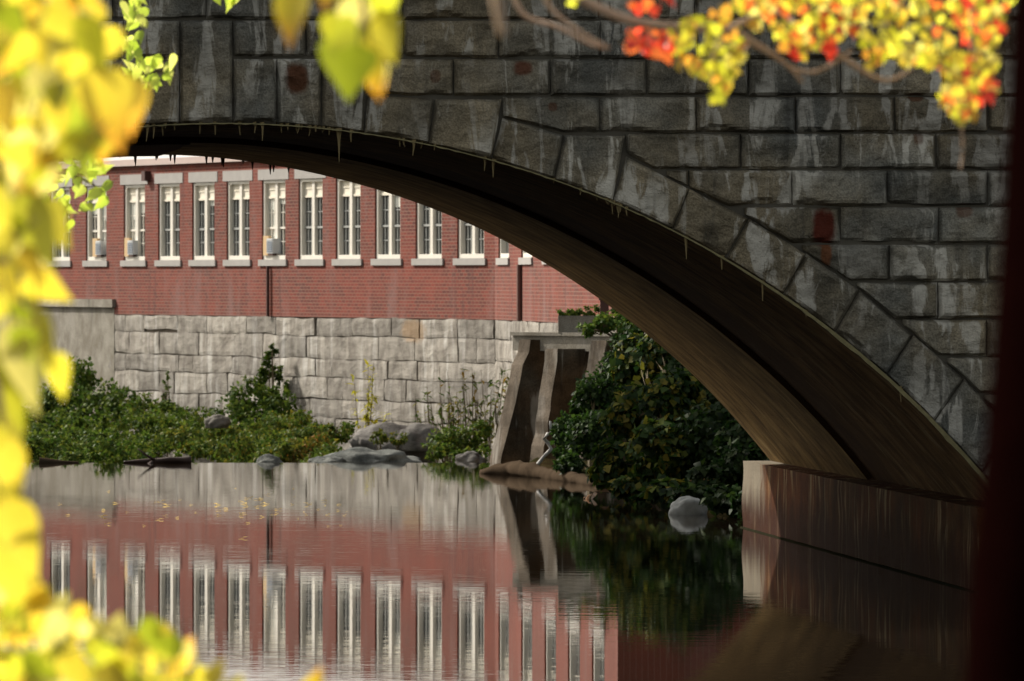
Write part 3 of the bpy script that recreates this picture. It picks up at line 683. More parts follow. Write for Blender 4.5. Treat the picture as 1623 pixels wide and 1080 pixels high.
# ------------------------------------------------------------------ vegetation
def rvec(g):
    while True:
        v = Vector((g.uniform(-1, 1), g.uniform(-1, 1), g.uniform(-1, 1)))
        if .05 < v.length < 1: return v.normalized()
def leaf(mb, base, d, nrm, L, Wd, tint, fold=.25, curl=.2, seg=6, tintB=None, lobed=False):
    """an ovate leaf grown from base along d; folded along the midrib and curled at the tip"""
    d = d.normalized(); s = d.cross(nrm).normalized(); n = s.cross(d).normalized()
    P = []; UV = []; T = []
    for i in range(seg + 1):
        t = i / seg
        w = Wd * .56 * math.sin(math.pi * min(1, t ** .62 * .985 + .012)) * (1.05 - .35 * t)
        if lobed: w *= (1 + .55 * math.sin(t * 15.0)) if 0 < t < 1 else 1
        c = base + d * (L * t) + n * (-curl * L * t * t)
        P += [c - s * w + n * (abs(w) * fold), c, c + s * w + n * (abs(w) * fold)]
        UV += [(-1, t), (0, t), (1, t)]
        for e in (1, 0, 1):
            k = 0 if tintB is None else max(0, min(1, (t - .45) * 1.6 + .25 * e * t))
            T.append(tuple(lerp(tint[j], (tintB or tint)[j], k) for j in range(3)))
    o = len(mb.v)
    mb.add(P, [q for i in range(seg) for q in ((3*i, 3*i+1, 3*i+4, 3*i+3), (3*i+1, 3*i+2, 3*i+5, 3*i+4))], UV)
    for k, c in enumerate(T): mb.tint[o + k] = c
def pick(g, pal, j=.18):
    c = g.choice(pal); k = 1 + g.uniform(-j, j); return tuple(min(.95, x * k) for x in c)
def cloud(mb, g, blobs, n, size, pal, aspect=.7, shell=.55, seg=3, down=.35):
    """n small leaves through the outer shell of ellipsoids (centre, radii)"""
    wts = [(r[0] * r[1] * r[2]) ** .55 for _, r in blobs]; tot = sum(wts)
    for (c, r), w in zip(blobs, wts):
        cl = [(rvec(g), g.uniform(.55, 1.12), g.uniform(.5, 1.3)) for _ in range(max(5, int(n * w / tot / 26)))]
        for _ in range(int(n * w / tot)):
            v, k, tn = g.choice(cl)
            v = (v + rvec(g) * .34); v.normalize(); k = k * g.uniform(shell, 1.0) ** .6
            p = c + Vector((v.x * r[0] * k, v.y * r[1] * k, v.z * r[2] * k))
            d = (v * .5 + rvec(g) * .7 + Vector((0, 0, -down)))
            nn = (v + rvec(g) * .8 + Vector((0, 0, .5)))
            s = size * g.uniform(.6, 1.25)
            cc = pick(g, pal); cc = tuple(x * (.75 + .35 * tn) for x in cc)
            leaf(mb, p, d, nn, s, s * aspect, cc, .15, .2, seg)
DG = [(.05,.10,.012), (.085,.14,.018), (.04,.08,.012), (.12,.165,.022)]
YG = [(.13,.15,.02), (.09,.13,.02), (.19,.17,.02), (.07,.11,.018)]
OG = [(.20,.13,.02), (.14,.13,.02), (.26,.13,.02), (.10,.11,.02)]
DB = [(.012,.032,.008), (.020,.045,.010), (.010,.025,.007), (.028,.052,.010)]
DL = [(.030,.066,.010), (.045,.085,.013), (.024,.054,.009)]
def shrub(name, label, cat, root, blobs, n, size, pal, seed, group=None, aspect=.7, stems=5, kind=None, down=.35, shell=.55):
    g = random.Random(seed); t = thing(name, label, cat, root, 0, group)
    ro = Vector(root)
    mb = MB(); cloud(mb, g, [(Vector(c) - ro, r) for c, r in blobs], n, size, pal, aspect, down=down, shell=shell)
    mb.build('foliage', M['bush'], t, True)
    sm = MB()
    for k in range(stems):
        c, r = blobs[k % len(blobs)]; e = Vector(c) - ro + rvec(g) * min(r) * .6
        a = Vector((g.uniform(-.1, .1), g.uniform(-.1, .1), -.05))
        sm.tube([a, a.lerp(e, .4) + rvec(g) * .06, a.lerp(e, .75) + rvec(g) * .06, e], [.022, .018, .012, .005], 5)
        for q in range(3):
            f = e + rvec(g) * min(r) * .5; m_ = a.lerp(e, g.uniform(.5, .8)); sm.tube([m_, m_.lerp(f, .5) + rvec(g) * .03, f], [.009, .006, .003], 4)
    sm.build('stem', M['stem'], t)
    return t
def B(px, py, D, rx, ry, rz): return (at(px, py, D), (rx, ry, rz))
def root(px, D): p = at(px, HY, D); return (p.x, D, ground(p.x, D) + .02)
# --- the low bank beyond the weir
shrub('tall_shrub', 'tall dark green shrub against the smooth concrete wall at left', 'shrub', root(130, 172),
      [B(128,595,174,.48,.6,.46), B(100,640,173,.85,.8,.65), B(165,640,173,.65,.7,.55), B(60,660,173,.7,.8,.55), B(195,645,171,.45,.6,.5), B(130,690,170,1.1,.9,.75)], 6800, .11, DG, 1)
shrub('rounded_shrub', 'rounded shrub with drooping leafy top between the tall shrub and vine', 'shrub', root(240, 168),
      [B(230,650,170,.55,.6,.4), B(265,658,169,.45,.5,.32), B(220,690,167,.9,.8,.55), B(300,680,166,.8,.8,.48)], 4200, .10, DG + YG[:2], 2)
tv = shrub('climbing_vine', 'green vine climbing up the pale stone foundation in a narrow spire', 'vine', root(432, 163),
      [B(431,558,164,.14,.06,.16), B(429,582,164,.26,.08,.22), B(414,607,164,.15,.08,.32), B(446,612,164,.17,.08,.32), B(430,635,163.5,.32,.15,.28), B(425,665,163,.44,.3,.38), B(435,700,162,.6,.4,.55)], 5200, .085, DG, 3)
shrub('dark_shrub', 'dark rounded shrub at the foot of the climbing vine', 'shrub', root(405, 161),
      [B(395,632,163,.48,.4,.5), B(365,660,162,.52,.5,.45), B(442,650,162.5,.42,.4,.5), B(400,700,160,.9,.7,.55), B(452,690,161,.35,.4,.45)], 5200, .095, DG, 4)
shrub('wall_creeper', 'thin wisp of creeper on the foundation stones left of the vine', 'vine', root(262, 169), [B(263,600,170,.07,.06,.16), B(262,620,170,.10,.08,.2), B(258,645,169.5,.15,.1,.25), B(259,690,168,.17,.1,.4)], 420, .07, DG, 5, stems=2)
shrub('autumn_shrub', 'low shrub turning yellow and orange beside the grey boulder', 'shrub', root(480, 134),
      [B(475,712,134,.28,.4,.2), B(500,705,135,.25,.4,.2), B(455,722,133,.25,.3,.15)], 1500, .07, OG + YG, 6)
shrub('low_shrub', 'low bright green shrub under the foundation stones right of the vine', 'shrub', root(500, 142),
      [B(500,690,143,.45,.5,.22), B(540,682,143,.3,.4,.2), B(465,695,143,.35,.4,.2)], 1900, .07, DG + YG, 7)
g = random.Random(8); mb = MB()
bl = []
for k in range(90):
    px = g.uniform(-60, 520); D = g.uniform(127, 158)
    py = 672 + (158 - D) * 1.75 + g.uniform(-18, 14) + (8 if px > 350 else 0)
    bl.append((at(px, py, D), (g.uniform(.25, .6), g.uniform(.3, .6), g.uniform(.16, .32))))
cloud(mb, g, [q for q in bl if q[0].x < -6.2], 17000, .085, DG + YG[:2] + DG, .7); cloud(mb, g, [q for q in bl if q[0].x >= -6.2], 15000, .085, DG + YG + YG[:2], .7)
tag(mb.build('undergrowth', M['bush'], None, True), 'low green undergrowth matted along the far bank behind the weir', 'undergrowth', kind='stuff')
# weeds and thin saplings in front of the foundation
def weeds(name, label, cat, px, D, blades, seed, h, spread, pal, leafn, ls):
    g = random.Random(seed); r0 = root(px, D); t = thing(name, label, cat, r0)
    st = MB(); lf = MB()
    for k in range(blades):
        a = Vector((g.uniform(-spread, spread), g.uniform(-.2, .2), -.05)); hh = h * g.uniform(.55, 1.0)
        e = a + Vector((g.uniform(-.25, .25) + a.x * .3, g.uniform(-.2, .2), hh))
        m_ = a.lerp(e, .55) + Vector((g.uniform(-.05, .05), 0, .06))
        st.tube([a, m_, e], [.012, .008, .003], 4)
        for q in range(leafn):
            tt = g.uniform(.25, 1); p = a.lerp(m_, tt * 2) if tt < .5 else m_.lerp(e, tt * 2 - 1)
            leaf(lf, p, Vector((g.uniform(-1, 1), g.uniform(-1, 1), g.uniform(-.6, .6))), Vector((g.uniform(-.4, .4), g.uniform(-.4, .4), 1)), ls * g.uniform(.6, 1.2), ls * .35, pick(g, pal), .15, .3, 3)
    st.build('stem', M['stem'], t); lf.build('foliage', M['bush'], t, True)
weeds('weed_clump', 'clump of tall dry weeds beside the left buttress', 'weeds', 742, 147, 44, 11, 2.35, .5, YG + OG[:2] + DG, 12, .17)
weeds('weed_clump', 'thinner olive weed clump behind the boulder ledge', 'weeds', 700, 148, 26, 12, 2.0, .4, YG + DG, 10, .15)
weeds('sapling', 'slender sapling with bright yellow leaves before the pale foundation', 'sapling', 582, 156, 9, 13, 2.6, .16, [(.55,.50,.03), (.42,.42,.03)], 26, .17)
shrub('bank_shrub', 'short green shrub at the foot of the dry weeds', 'shrub', root(720, 130), [B(720,702,130,.45,.5,.28), B(755,690,130,.3,.4,.3), B(690,715,129,.25,.3,.15), B(745,722,128,.4,.3,.14)], 2400, .075, DG + YG[:2], 14)
shrub('ledge_plant', 'small yellow green plant growing on the boulder ledge', 'plant', root(600, 140), [B(600,692,140.4,.24,.2,.13), B(632,694,140.4,.22,.2,.11)], 600, .06, YG, 15, stems=3)
# --- right bank, seen under the arch
shrub('leafy_shrub', 'leafy green shrub leaning against the buttressed wall', 'shrub', root(935, 116),
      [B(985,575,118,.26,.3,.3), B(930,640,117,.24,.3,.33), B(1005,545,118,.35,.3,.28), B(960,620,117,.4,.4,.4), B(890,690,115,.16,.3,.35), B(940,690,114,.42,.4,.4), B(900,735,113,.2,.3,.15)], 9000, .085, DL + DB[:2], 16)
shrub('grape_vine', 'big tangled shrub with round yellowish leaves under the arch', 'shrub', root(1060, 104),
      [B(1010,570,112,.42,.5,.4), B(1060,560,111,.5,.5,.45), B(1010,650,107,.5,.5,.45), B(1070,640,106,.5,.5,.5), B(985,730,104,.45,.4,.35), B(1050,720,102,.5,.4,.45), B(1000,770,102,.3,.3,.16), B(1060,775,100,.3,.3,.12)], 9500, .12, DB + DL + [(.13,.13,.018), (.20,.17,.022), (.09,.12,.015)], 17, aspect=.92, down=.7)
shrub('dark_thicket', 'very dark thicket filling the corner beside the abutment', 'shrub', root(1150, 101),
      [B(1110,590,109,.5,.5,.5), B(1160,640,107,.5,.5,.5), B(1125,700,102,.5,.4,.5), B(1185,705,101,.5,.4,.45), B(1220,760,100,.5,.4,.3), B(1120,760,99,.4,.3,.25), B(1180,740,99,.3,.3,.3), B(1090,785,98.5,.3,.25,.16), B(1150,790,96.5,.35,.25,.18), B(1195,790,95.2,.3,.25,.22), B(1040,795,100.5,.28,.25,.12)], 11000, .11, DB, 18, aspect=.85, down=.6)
shrub('overhanging_shrub', 'bright green shrub sprouting on the wall top beside the dark post', 'shrub', (at(985, 520, 122.6).x, 122.6, 2.05),
      [B(960,512,122.2,.26,.3,.13), B(1000,515,122.0,.28,.3,.16), B(930,522,121.6,.15,.2,.08), B(985,500,122.6,.25,.3,.12)], 1500, .085, DG + [(.06,.13,.02)], 19)
shrub('trough_plant', 'tuft of green weeds growing in the stone trough', 'plant', (at(916, 500, 124.6).x, 124.6, 2.28), [B(905,494,124.6,.18,.12,.08), B(935,492,124.6,.14,.12,.1), B(890,496,124.6,.1,.1,.05)], 420, .07, DG + YG[:2], 20, stems=3)
# unseen tree added past the bridge to shade the right bank shrubs
def tree(name, label, rootp, height, crown, n, size, pal, seed, trunk_r, mat, limbs=7, group=None):
    g = random.Random(seed); t = thing(name, label, 'tree', rootp, 0, group)
    st = MB(); top = Vector((0, 0, height))
    st.tube([Vector((0, 0, -.3)), Vector((.05, 0, height * .3)), Vector((-.05, .08, height * .65)), top], [trunk_r * 1.35, trunk_r, trunk_r * .7, trunk_r * .25], 10, wob=.3)
    for k in range(limbs):
        c, r = crown[k % len(crown)]; a = Vector((0, 0, height * g.uniform(.4, .8))); e = Vector(c) + rvec(g) * min(r) * .5
        st.tube([a, a.lerp(e, .5) + Vector((0, 0, .15)), e], [trunk_r * .45, trunk_r * .28, trunk_r * .08], 6)
    st.build('trunk', mat, t)
    mb = MB(); cloud(mb, g, [(Vector(c), r) for c, r in crown], n, size, pal); mb.build('crown', M['bush'], t, True)
    return t
tree('unseen_shade_tree', 'unseen tree added on the left bank to shade the right bank shrubs', (-11.5, 114, 1.5), 9.0,
     [((1,0,7.5),(3,3.5,1.8)), ((5.5,-1.5,6.6),(2.6,4.0,1.6)), ((8.2,-2.5,6.6),(2.4,4.5,1.5)), ((3.2,2,8.2),(3,3,1.6)), ((7.0,-6,6.0),(2.6,3.0,1.4)), ((5.0,-9,6.0),(2.6,3.0,1.4))], 22000, .24, DG, 22, .26, M['stem'], limbs=9)
# ------------------------------------------------------------------ rocks, logs, drift
def rock(name, label, pos, rad, seed, mat, flat=.0, sub=4, cat='rock', rough=.35, group=None):
    import bmesh
    bm = bmesh.new(); bmesh.ops.create_icosphere(bm, subdivisions=sub, radius=1)
    sv = Vector((seed * 3.3, seed * 1.7, seed * 5.1))
    for v in bm.verts:
        p = v.co.copy(); k = 1 + (noise.voronoi(p * 1.6 + sv)[0][0] - .4) * rough * .7 + noise.fractal(p * 1.1 + sv, 1, 2, 6) * rough + noise.ridged_multi_fractal(p * 1.3 + sv, 1, 2, 3, 1, 2) * rough * .15
        q = p * k
        v.co = Vector((q.x * rad[0], q.y * rad[1], max(q.z, -.5) * rad[2]))
    me = bpy.data.meshes.new(name); bm.to_mesh(me); bm.free(); me.materials.append(mat)
    for p in me.polygons: p.use_smooth = True
    o = bpy.data.objects.new(name, me); COL.objects.link(o); o.location = pos
    return tag(o, label, cat, group)
rock('boulder', 'broad flat grey boulder at the water just past the weir crest', at(588, 734, 126.6), (.62, .6, .21), 1, M['rock'], rough=.42)
rock('boulder', 'small rounded grey boulder sitting alone on the weir crest', at(428, 734, 125.0), (.19, .2, .12), 2, M['rock'])
rock('boulder', 'low dark boulder joined to the left of the flat grey one', at(520, 735, 126.0), (.30, .3, .11), 3, M['rock'])
rock('rock_ledge', 'long dark rock ledge rising behind the flat grey boulder', at(620, 722, 142), (.82, .6, .44), 4, M['ledge'], rough=.45)
rock('rock_ledge', 'rounded grey end of the ledge beside the weeds', at(668, 702, 141), (.40, .4, .31), 5, M['ledge'], rough=.3)
rock('bank_rock', 'small brown stone in the weeds next to the buttress foot', at(745, 732, 126.3), (.22, .2, .14), 6, M['ledge'])
rock('bank_rock', 'small pale stone among the leaves between the two shrubs', at(345, 672, 149), (.2, .2, .17), 9, M['found'])
rock('pale_rock', 'pale grey lump like a rock standing in the dark water under the arch', at(1091, 813, 97.2), (.235, .17, .20), 11, M['palerock'], rough=.22, sub=4)
def log(name, label, pts, rad, mat, seed, extra=(), cat='driftwood'):
    pts = [Vector(p) for p in pts]; c = pts[0]
    t = thing(name, label, cat, c); mb = MB()
    n = 14; P = []; Rr = []
    for k in range(len(pts) - 1):
        for i in range(n):
            q = pts[k].lerp(pts[k+1], i / n); P.append(q - c + Vector((0, noise.noise(q * 2 + Vector((seed, 0, 0))), noise.noise(q * 2.4 + Vector((0, seed, 0))))) * rad[k] * .5)
            Rr.append(lerp(rad[k], rad[k+1], i / n) * (1 + .3 * noise.noise(q * 4 + Vector((0, 0, seed)))))
    P.append(pts[-1] - c); Rr.append(rad[-1])
    mb.tube(P, Rr, 10, wob=.35, seed=seed); mb.build('trunk', mat, t, True)
    for e in extra:
        b2 = MB(); b2.tube([Vector(p) - c for p in e[0]], e[1], 6); b2.build('branch', mat, t, True)
    return t
log('driftwood_log', 'dark wet log with a forked branch lying on the weir crest', [at(196, 733, 124), at(240, 731, 124), at(303, 731, 124)], [.02, .045, .075], M['wetwood'], 3,
    [([at(246, 730, 124), at(232, 722, 123.9), at(218, 711, 123.9)], [.025, .018, .008]), ([at(240, 733, 123.9), at(228, 742, 123.3), at(219, 749, 122.8)], [.03, .022, .012])])
log('driftwood_log', 'thin brown driftwood stick on the weir crest near the yellow leaves', [at(62, 731, 124), at(90, 732, 124), at(125, 733, 124)], [.055, .04, .015], M['drywood'], 4)
log('driftwood_log', 'pale tan log lying along the waterline below the buttresses', [at(764, 749, 117.4), at(812, 745, 116.6), at(868, 753, 114.5), at(930, 764, 111.5), at(958, 773, 109.8)], [.06, .12, .105, .09, .04], M['drywood'], 5,
    [([at(828, 760, 115.8), at(836, 770, 115.0), at(835, 778, 114.6)], [.05, .04, .02])])
log('driftwood_log', 'darker log half sunk behind the pale tan log', [at(850, 780, 113), at(930, 785, 109), at(1000, 800, 105.5), at(1030, 812, 103)], [.03, .07, .07, .02], M['wetwood'], 6)
log('floating_stick', 'thin stick floating in front of the left buttress', [at(716, 748, 119.6), at(740, 751, 119), at(765, 758, 117.8)], [.012, .018, .012], M['wetwood'], 7)
wb = thing('bare_branch', 'bleached zigzag branch standing in front of the second buttress', 'branch', at(848, 746, 115.2))
c = Vector(wb.location); mb = MB()
mb.tube([at(846, 748, 115.2) - c, at(851, 738, 115.2) - c, at(862, 724, 115.3) - c, at(874, 712, 115.4) - c, at(869, 703, 115.4) - c, at(862, 696, 115.4) - c, at(868, 688, 115.4) - c, at(873, 684, 115.4) - c, at(872, 668, 115.4) - c],
        [.045, .032, .026, .034, .03, .028, .03, .02, .016], 7); mb.build('branch', M['bleached'], wb, True)
g = random.Random(5)
lm = MB(); leaf(lm, Vector((-.05, 0, .004)), Vector((1, 0, .05)), Vector((0, 0, 1)), .10, .07, (.62, .44, .16), .1, .05, 4); leaf(lm, Vector((.02, .02, .012)), Vector((-.3, 1, .1)), Vector((0, .2, 1)), .07, .05, (.62, .44, .16), .2, .0, 4)
l0 = None
for k in range(64):
    px = g.uniform(90, 560) if k > 18 else g.uniform(380, 560); py = g.gauss(812, 16) if k > 18 else g.gauss(800, 14)
    D = F * H / (py - HY); p = at(px, py, D)
    if D > 121: continue
    o = lm.build('floating_leaf', M['leaf']) if l0 is None else l0.copy()
    if l0 is None: l0 = o
    else: COL.objects.link(o)
    o.location = (p.x, p.y, .002); o.rotation_euler = (g.uniform(-.1, .1), g.uniform(-.1, .1), g.uniform(0, 6)); s = g.uniform(.35, 1.1); o.scale = (s, s, s)
    tag(o, 'tiny pale leaf floating on the still water in front of the weir', 'leaf', 'leaves floating on the pond')
lb = MB()
for k in range(4): leaf(lb, Vector((g.uniform(-.1, .1), g.uniform(-.05, .05), .02 + .02 * k)), rvec(g), Vector((0, -.5, 1)), .16, .12, (.50, .30, .20), .2, .3, 5)
o = lb.build('dead_leaves', M['leaf'], None, True); o.location = at(942, 789, 103.9); tag(o, 'small cluster of pinkish dead leaves at the waterline below the shrubs', 'dead leaves')
# ------------------------------------------------------------------ near bank: framing trees
YL = [(.78,.62,.05), (.68,.59,.05), (.86,.76,.20), (.50,.48,.03), (.80,.55,.05)]
GL = [(.42,.48,.025), (.56,.58,.035), (.32,.37,.02)]
OR = (.78, .32, .03)
def near_leaf(mb, st, g, b, tip, w, D, tint, tintB=None, face=None):
    """b, tip: photo pixels of stalk end and tip; D metres away"""
    P = at(*b, D); Q = at(*tip, D + g.uniform(-.03, .03))
    d = Q - P; L = d.length
    nn = face or Vector((g.uniform(-.8, .9), -1, g.uniform(-.9, .8)))
    leaf(mb, P, d, nn, L, w / F * D, tint, g.uniform(.1, .35), g.uniform(-.1, .25), 8, tintB)
    mb.tube([P - d * .35 + Vector((0, 0, .01)), P, P + d * .1], [.0018, .0015, .001], 4, mi=1)
def near_tree(name, label, cat, rootp, explicit, polys, trunk, D0, seed, pal=None, mat=None, k_=1.0):
    g = random.Random(seed); t = thing(name, label, cat, rootp); ro = Vector(rootp)
    mb = MB(); st = MB()
    for e in explicit: near_leaf(mb, st, g, e[0], e[1], e[2], e[3] * k_, *e[4:])
    for (poly, n, D1, D2, ln, wd, pl, por) in polys:
        xs_ = [p[0] for p in poly]; ys_ = [p[1] for p in poly]; k = 0
        while k < n:
            x, y = g.uniform(min(xs_), max(xs_)), g.uniform(min(ys_), max(ys_)); ins = False
            for (x1, y1), (x2, y2) in zip(poly, poly[1:] + poly[:1]):
                if (y1 > y) != (y2 > y) and x < (x2 - x1) * (y - y1) / (y2 - y1) + x1: ins = not ins
            if not ins: continue
            k += 1; D = g.uniform(D1, D2) * k_; a = g.gauss(math.pi / 2, .75); l = ln * g.uniform(.55, 1.3) * D0 * k_ / D
            dx, dy = math.cos(a) * l, math.sin(a) * l
            near_leaf(mb, st, g, (x - dx / 2, y - dy / 2), (x + dx / 2, y + dy / 2), wd * g.uniform(.75, 1.15) * D0 * k_ / D, D, pick(g, pl, .22), OR if g.random() < por else None)
    mb.v = [tuple(Vector(p) - ro) for p in mb.v]; st.v = [tuple(Vector(p) - ro) for p in st.v]
    if mb.v: mb.build('foliage', [M['leaf'], M['stem']], t, True)
    for pts, rad in trunk:
        pts = [Vector(p) - ro for p in pts]; q = []; rr = []
        for i in range(len(pts) - 1):                             # rounded bends
            a_, b_2, c_, d_ = pts[max(0, i-1)], pts[i], pts[i+1], pts[min(len(pts)-1, i+2)]
            for s_ in range(5):
                u = s_ / 5; q.append(.5 * (2*b_2 + (c_ - a_)*u + (2*a_ - 5*b_2 + 4*c_ - d_)*u*u + (3*b_2 - a_ - 3*c_ + d_)*u**3)); rr.append(lerp(rad[i], rad[i+1], u))
        st.tube(q + [pts[-1]], rr + [rad[-1]], 8, wob=.25, seed=seed)
    st.build('branch', mat or M['twig'], t, True)
    return t
Y, G_ = YL, GL
ex = [((470,-25),(463,80),66,10.4,Y[0],OR), ((562,50),(545,158),105,10.5,GL[0],None), ((575,45),(512,75),60,10.2,GL[1],None), ((585,62),(600,162),62,10.3,Y[0],OR), ((600,15),(628,105),62,10.4,Y[1],None),
      ((560,-10),(590,80),70,10.5,Y[2],None), ((540,-45),(516,22),60,10.3,Y[0],OR), ((600,-40),(618,50),66,10.4,GL[1],None), ((570,70),(572,140),70,10.1,GL[2],None), ((550,20),(530,95),70,10.6,Y[3],None), ((596,100),(608,150),40,10.4,Y[2],OR),
      ((150,105),(192,248),92,10.0,Y[0],OR), ((140,140),(122,292),88,10.2,GL[0],None), ((205,118),(206,222),58,10.3,Y[4],OR), ((155,200),(165,262),60,10.2,Y[0],OR), ((62,318),(112,398),62,10.5,Y[1],None), ((22,310),(92,428),80,10.2,Y[3],None),
      ((40,430),(114,482),56,10.4,Y[0],None), ((62,490),(78,598),58,10.2,Y[1],None), ((82,556),(108,640),42,10.4,Y[1],None), ((52,560),(64,640),42,10.3,GL[1],None), ((16,500),(52,662),66,10.0,Y[2],None), ((6,630),(30,724),60,10.3,Y[1],None),
      ((2,690),(28,812),60,10.1,Y[0],None), ((4,790),(62,922),74,10.0,Y[0],None), ((40,470),(55,560),54,10.5,Y[4],OR), ((-5,560),(40,690),60,10.2,Y[3],None), ((100,60),(60,180),90,10,Y[2],None), ((30,150),(80,290),90,10.1,Y[2],None), ((130,20),(165,120),80,10,Y[3],None), ((10,20),(40,130),90,10,GL[0],None), ((70,210),(75,262),40,10.3,(.75,.14,.03),(.7,.08,.02)), ((0,860),(30,960),80,10.3,Y[0],None)]
colp = [(-40,-40),(150,-40),(165,60),(160,200),(130,250),(85,270),(75,400),(50,470),(35,600),(10,720),(8,860),(-40,960)]
thn = [(-40,-40),(120,-40),(130,110),(110,230),(60,300),(-40,300)]
tr = [([(-1.35, 13.0, 1.4), (-1.3, 12.9, 2.4), at(-70, 300, 12.88), at(-40, 100, 12.88), at(40, -60, 13.00), at(300, -90, 13.00), at(520, -70, 13.00)], [.035, .03, .022, .018, .014, .011, .006]),
      ([at(40, -60, 13.00), at(95, 30, 12.88), at(120, 130, 12.75), at(150, 190, 12.75)], [.010, .007, .006, .003]),
      ([at(-60, 250, 12.88), at(20, 280, 12.88), at(60, 320, 12.88)], [.010, .007, .003]), ([at(-65, 300, 12.88), at(10, 420, 12.88), at(30, 470, 12.88), at(60, 500, 12.88)], [.010, .007, .005, .003]),
      ([at(-75, 500, 12.88), at(-10, 600, 12.75), at(5, 690, 12.75), at(5, 800, 12.75)], [.010, .007, .005, .003]), ([at(520, -70, 13.00), at(570, -20, 13.00), at(575, 60, 13.00)], [.006, .005, .003])]
near_tree('yellow_tree', 'near tree with big blurred yellow leaves hanging down the left edge', 'tree', (-1.35, 13.0, 1.4), ex, [(colp, 105, 9.7, 11.4, 84, 48, YL + YL + GL, .07), (thn, 50, 9.6, 11.5, 88, 52, YL + YL + GL, .10)], tr, 10.4, 31, k_=1.25)
shp = [(-40,930),(60,945),(110,985),(190,1000),(250,1010),(300,1040),(330,1080),(350,1130),(-40,1130)]
ex2 = [((490,1115),(508,1056),40,10.9,Y[0],OR), ((335,1090),(352,1040),40,10.9,Y[0],None), ((285,1050),(312,1008),44,10.8,Y[2],OR), ((230,1020),(240,985),40,10.9,Y[1],None), ((150,1010),(150,962),40,10.9,Y[0],None), ((355,1120),(385,1068),44,10.9,Y[1],None), ((85,990),(110,938),50,10.7,Y[2],None), ((40,960),(60,900),54,10.6,Y[0],None), ((180,1020),(192,968),46,10.9,Y[2],None), ((262,1040),(275,990),44,10.9,Y[0],None)]
near_tree('yellow_shrub', 'near bright yellow shrub filling the bottom left corner', 'shrub', (-.62, 13.6, 1.45), ex2, [(shp, 140, 10.2, 11.6, 64, 38, YL + YL + GL, .05)],
          [([(-.62, 13.6, 1.4), (-.65, 13.6, 2.0), at(120, 1060, 13.62)], [.02, .014, .004]), ([(-.62, 13.6, 1.5), (-.56, 13.6, 2.1), at(270, 1070, 13.62)], [.016, .01, .004]), ([(-.62, 13.6, 1.5), (-.75, 13.6, 2.1), at(30, 1030, 13.50)], [.016, .01, .004]), ([(-.6, 13.6, 1.5), (-.42, 13.6, 2.2), at(488, 1118, 13.62)], [.012, .008, .003])], 10.9, 32, k_=1.25)
yt = bpy.data.objects['yellow_tree']; mb = MB()
cloud(mb, random.Random(50), [(Vector((-1.7, -2.65, 4.25)), (.75, .8, .55)), (Vector((-2.7, -2.0, 4.9)), (.8, .9, .6))], 2600, .12, YL[:2] + GL); mb.build('crown', M['leaf'], yt, True)  # unseen crown added up here to shade the dark trunk
mb = MB(); mb.tube([(0.05, -.1, 1.0), (-.5, 0, 2.6), (-1.5, -2.0, 4.0), (-2.7, -2.1, 4.9)], [.03, .028, .02, .008], 7); mb.build('limb', M['twig'], yt, True)
# green-leaved tree further off on the left bank
LG = [(.48,.60,.07), (.58,.66,.10), (.40,.52,.05), (.66,.68,.16)]
mid = [([(192,-30),(225,-20),(232,45),(205,60),(195,20)], 24), ([(192,55),(225,60),(215,95),(195,90)], 12), ([(205,100),(270,92),(278,112),(262,128),(235,140),(205,135)], 36), ([(30,255),(110,240),(175,255),(185,300),(160,330),(120,340),(60,320),(20,290)], 70), ([(78,330),(105,330),(112,362),(95,372)], 8), ([(340,-10),(380,-10),(372,12),(350,14)], 7), ([(0,50),(40,60),(40,160),(0,160)], 22), ([(0,280),(60,260),(60,330),(0,330)], 18)]
trm = [([(-4.2, 40, ground(-4.2, 40) - .2), (-4.1, 40, 3), (-3.7, 40, 4.4), at(-120, -20, 40), at(60, -40, 40), at(345, -22, 40)], [.10, .085, .06, .03, .018, .008]),
       ([(-3.7, 40, 4.0), at(-60, 140, 40), at(90, 150, 40), at(200, 122, 40), at(268, 112, 40)], [.03, .02, .014, .009, .004]), ([at(60, -40, 40), at(180, -10, 40), at(215, 20, 40)], [.012, .008, .004]), ([(-4.0, 40, 3.2), at(-60, 250, 40), at(40, 265, 40), at(120, 280, 40), at(165, 305, 40)], [.03, .016, .010, .007, .003]), ([at(180, 125, 40), at(205, 80, 40)], [.006, .003])]
near_tree('green_tree', 'slender green leaved tree on the left bank behind the yellow leaves', 'tree', (-4.2, 40, ground(-4.2, 40)), [], [(p, n, 39.4, 40.6, 28, 15, LG, 0) for p, n in mid], trm, 40, 33, mat=M['stem'])
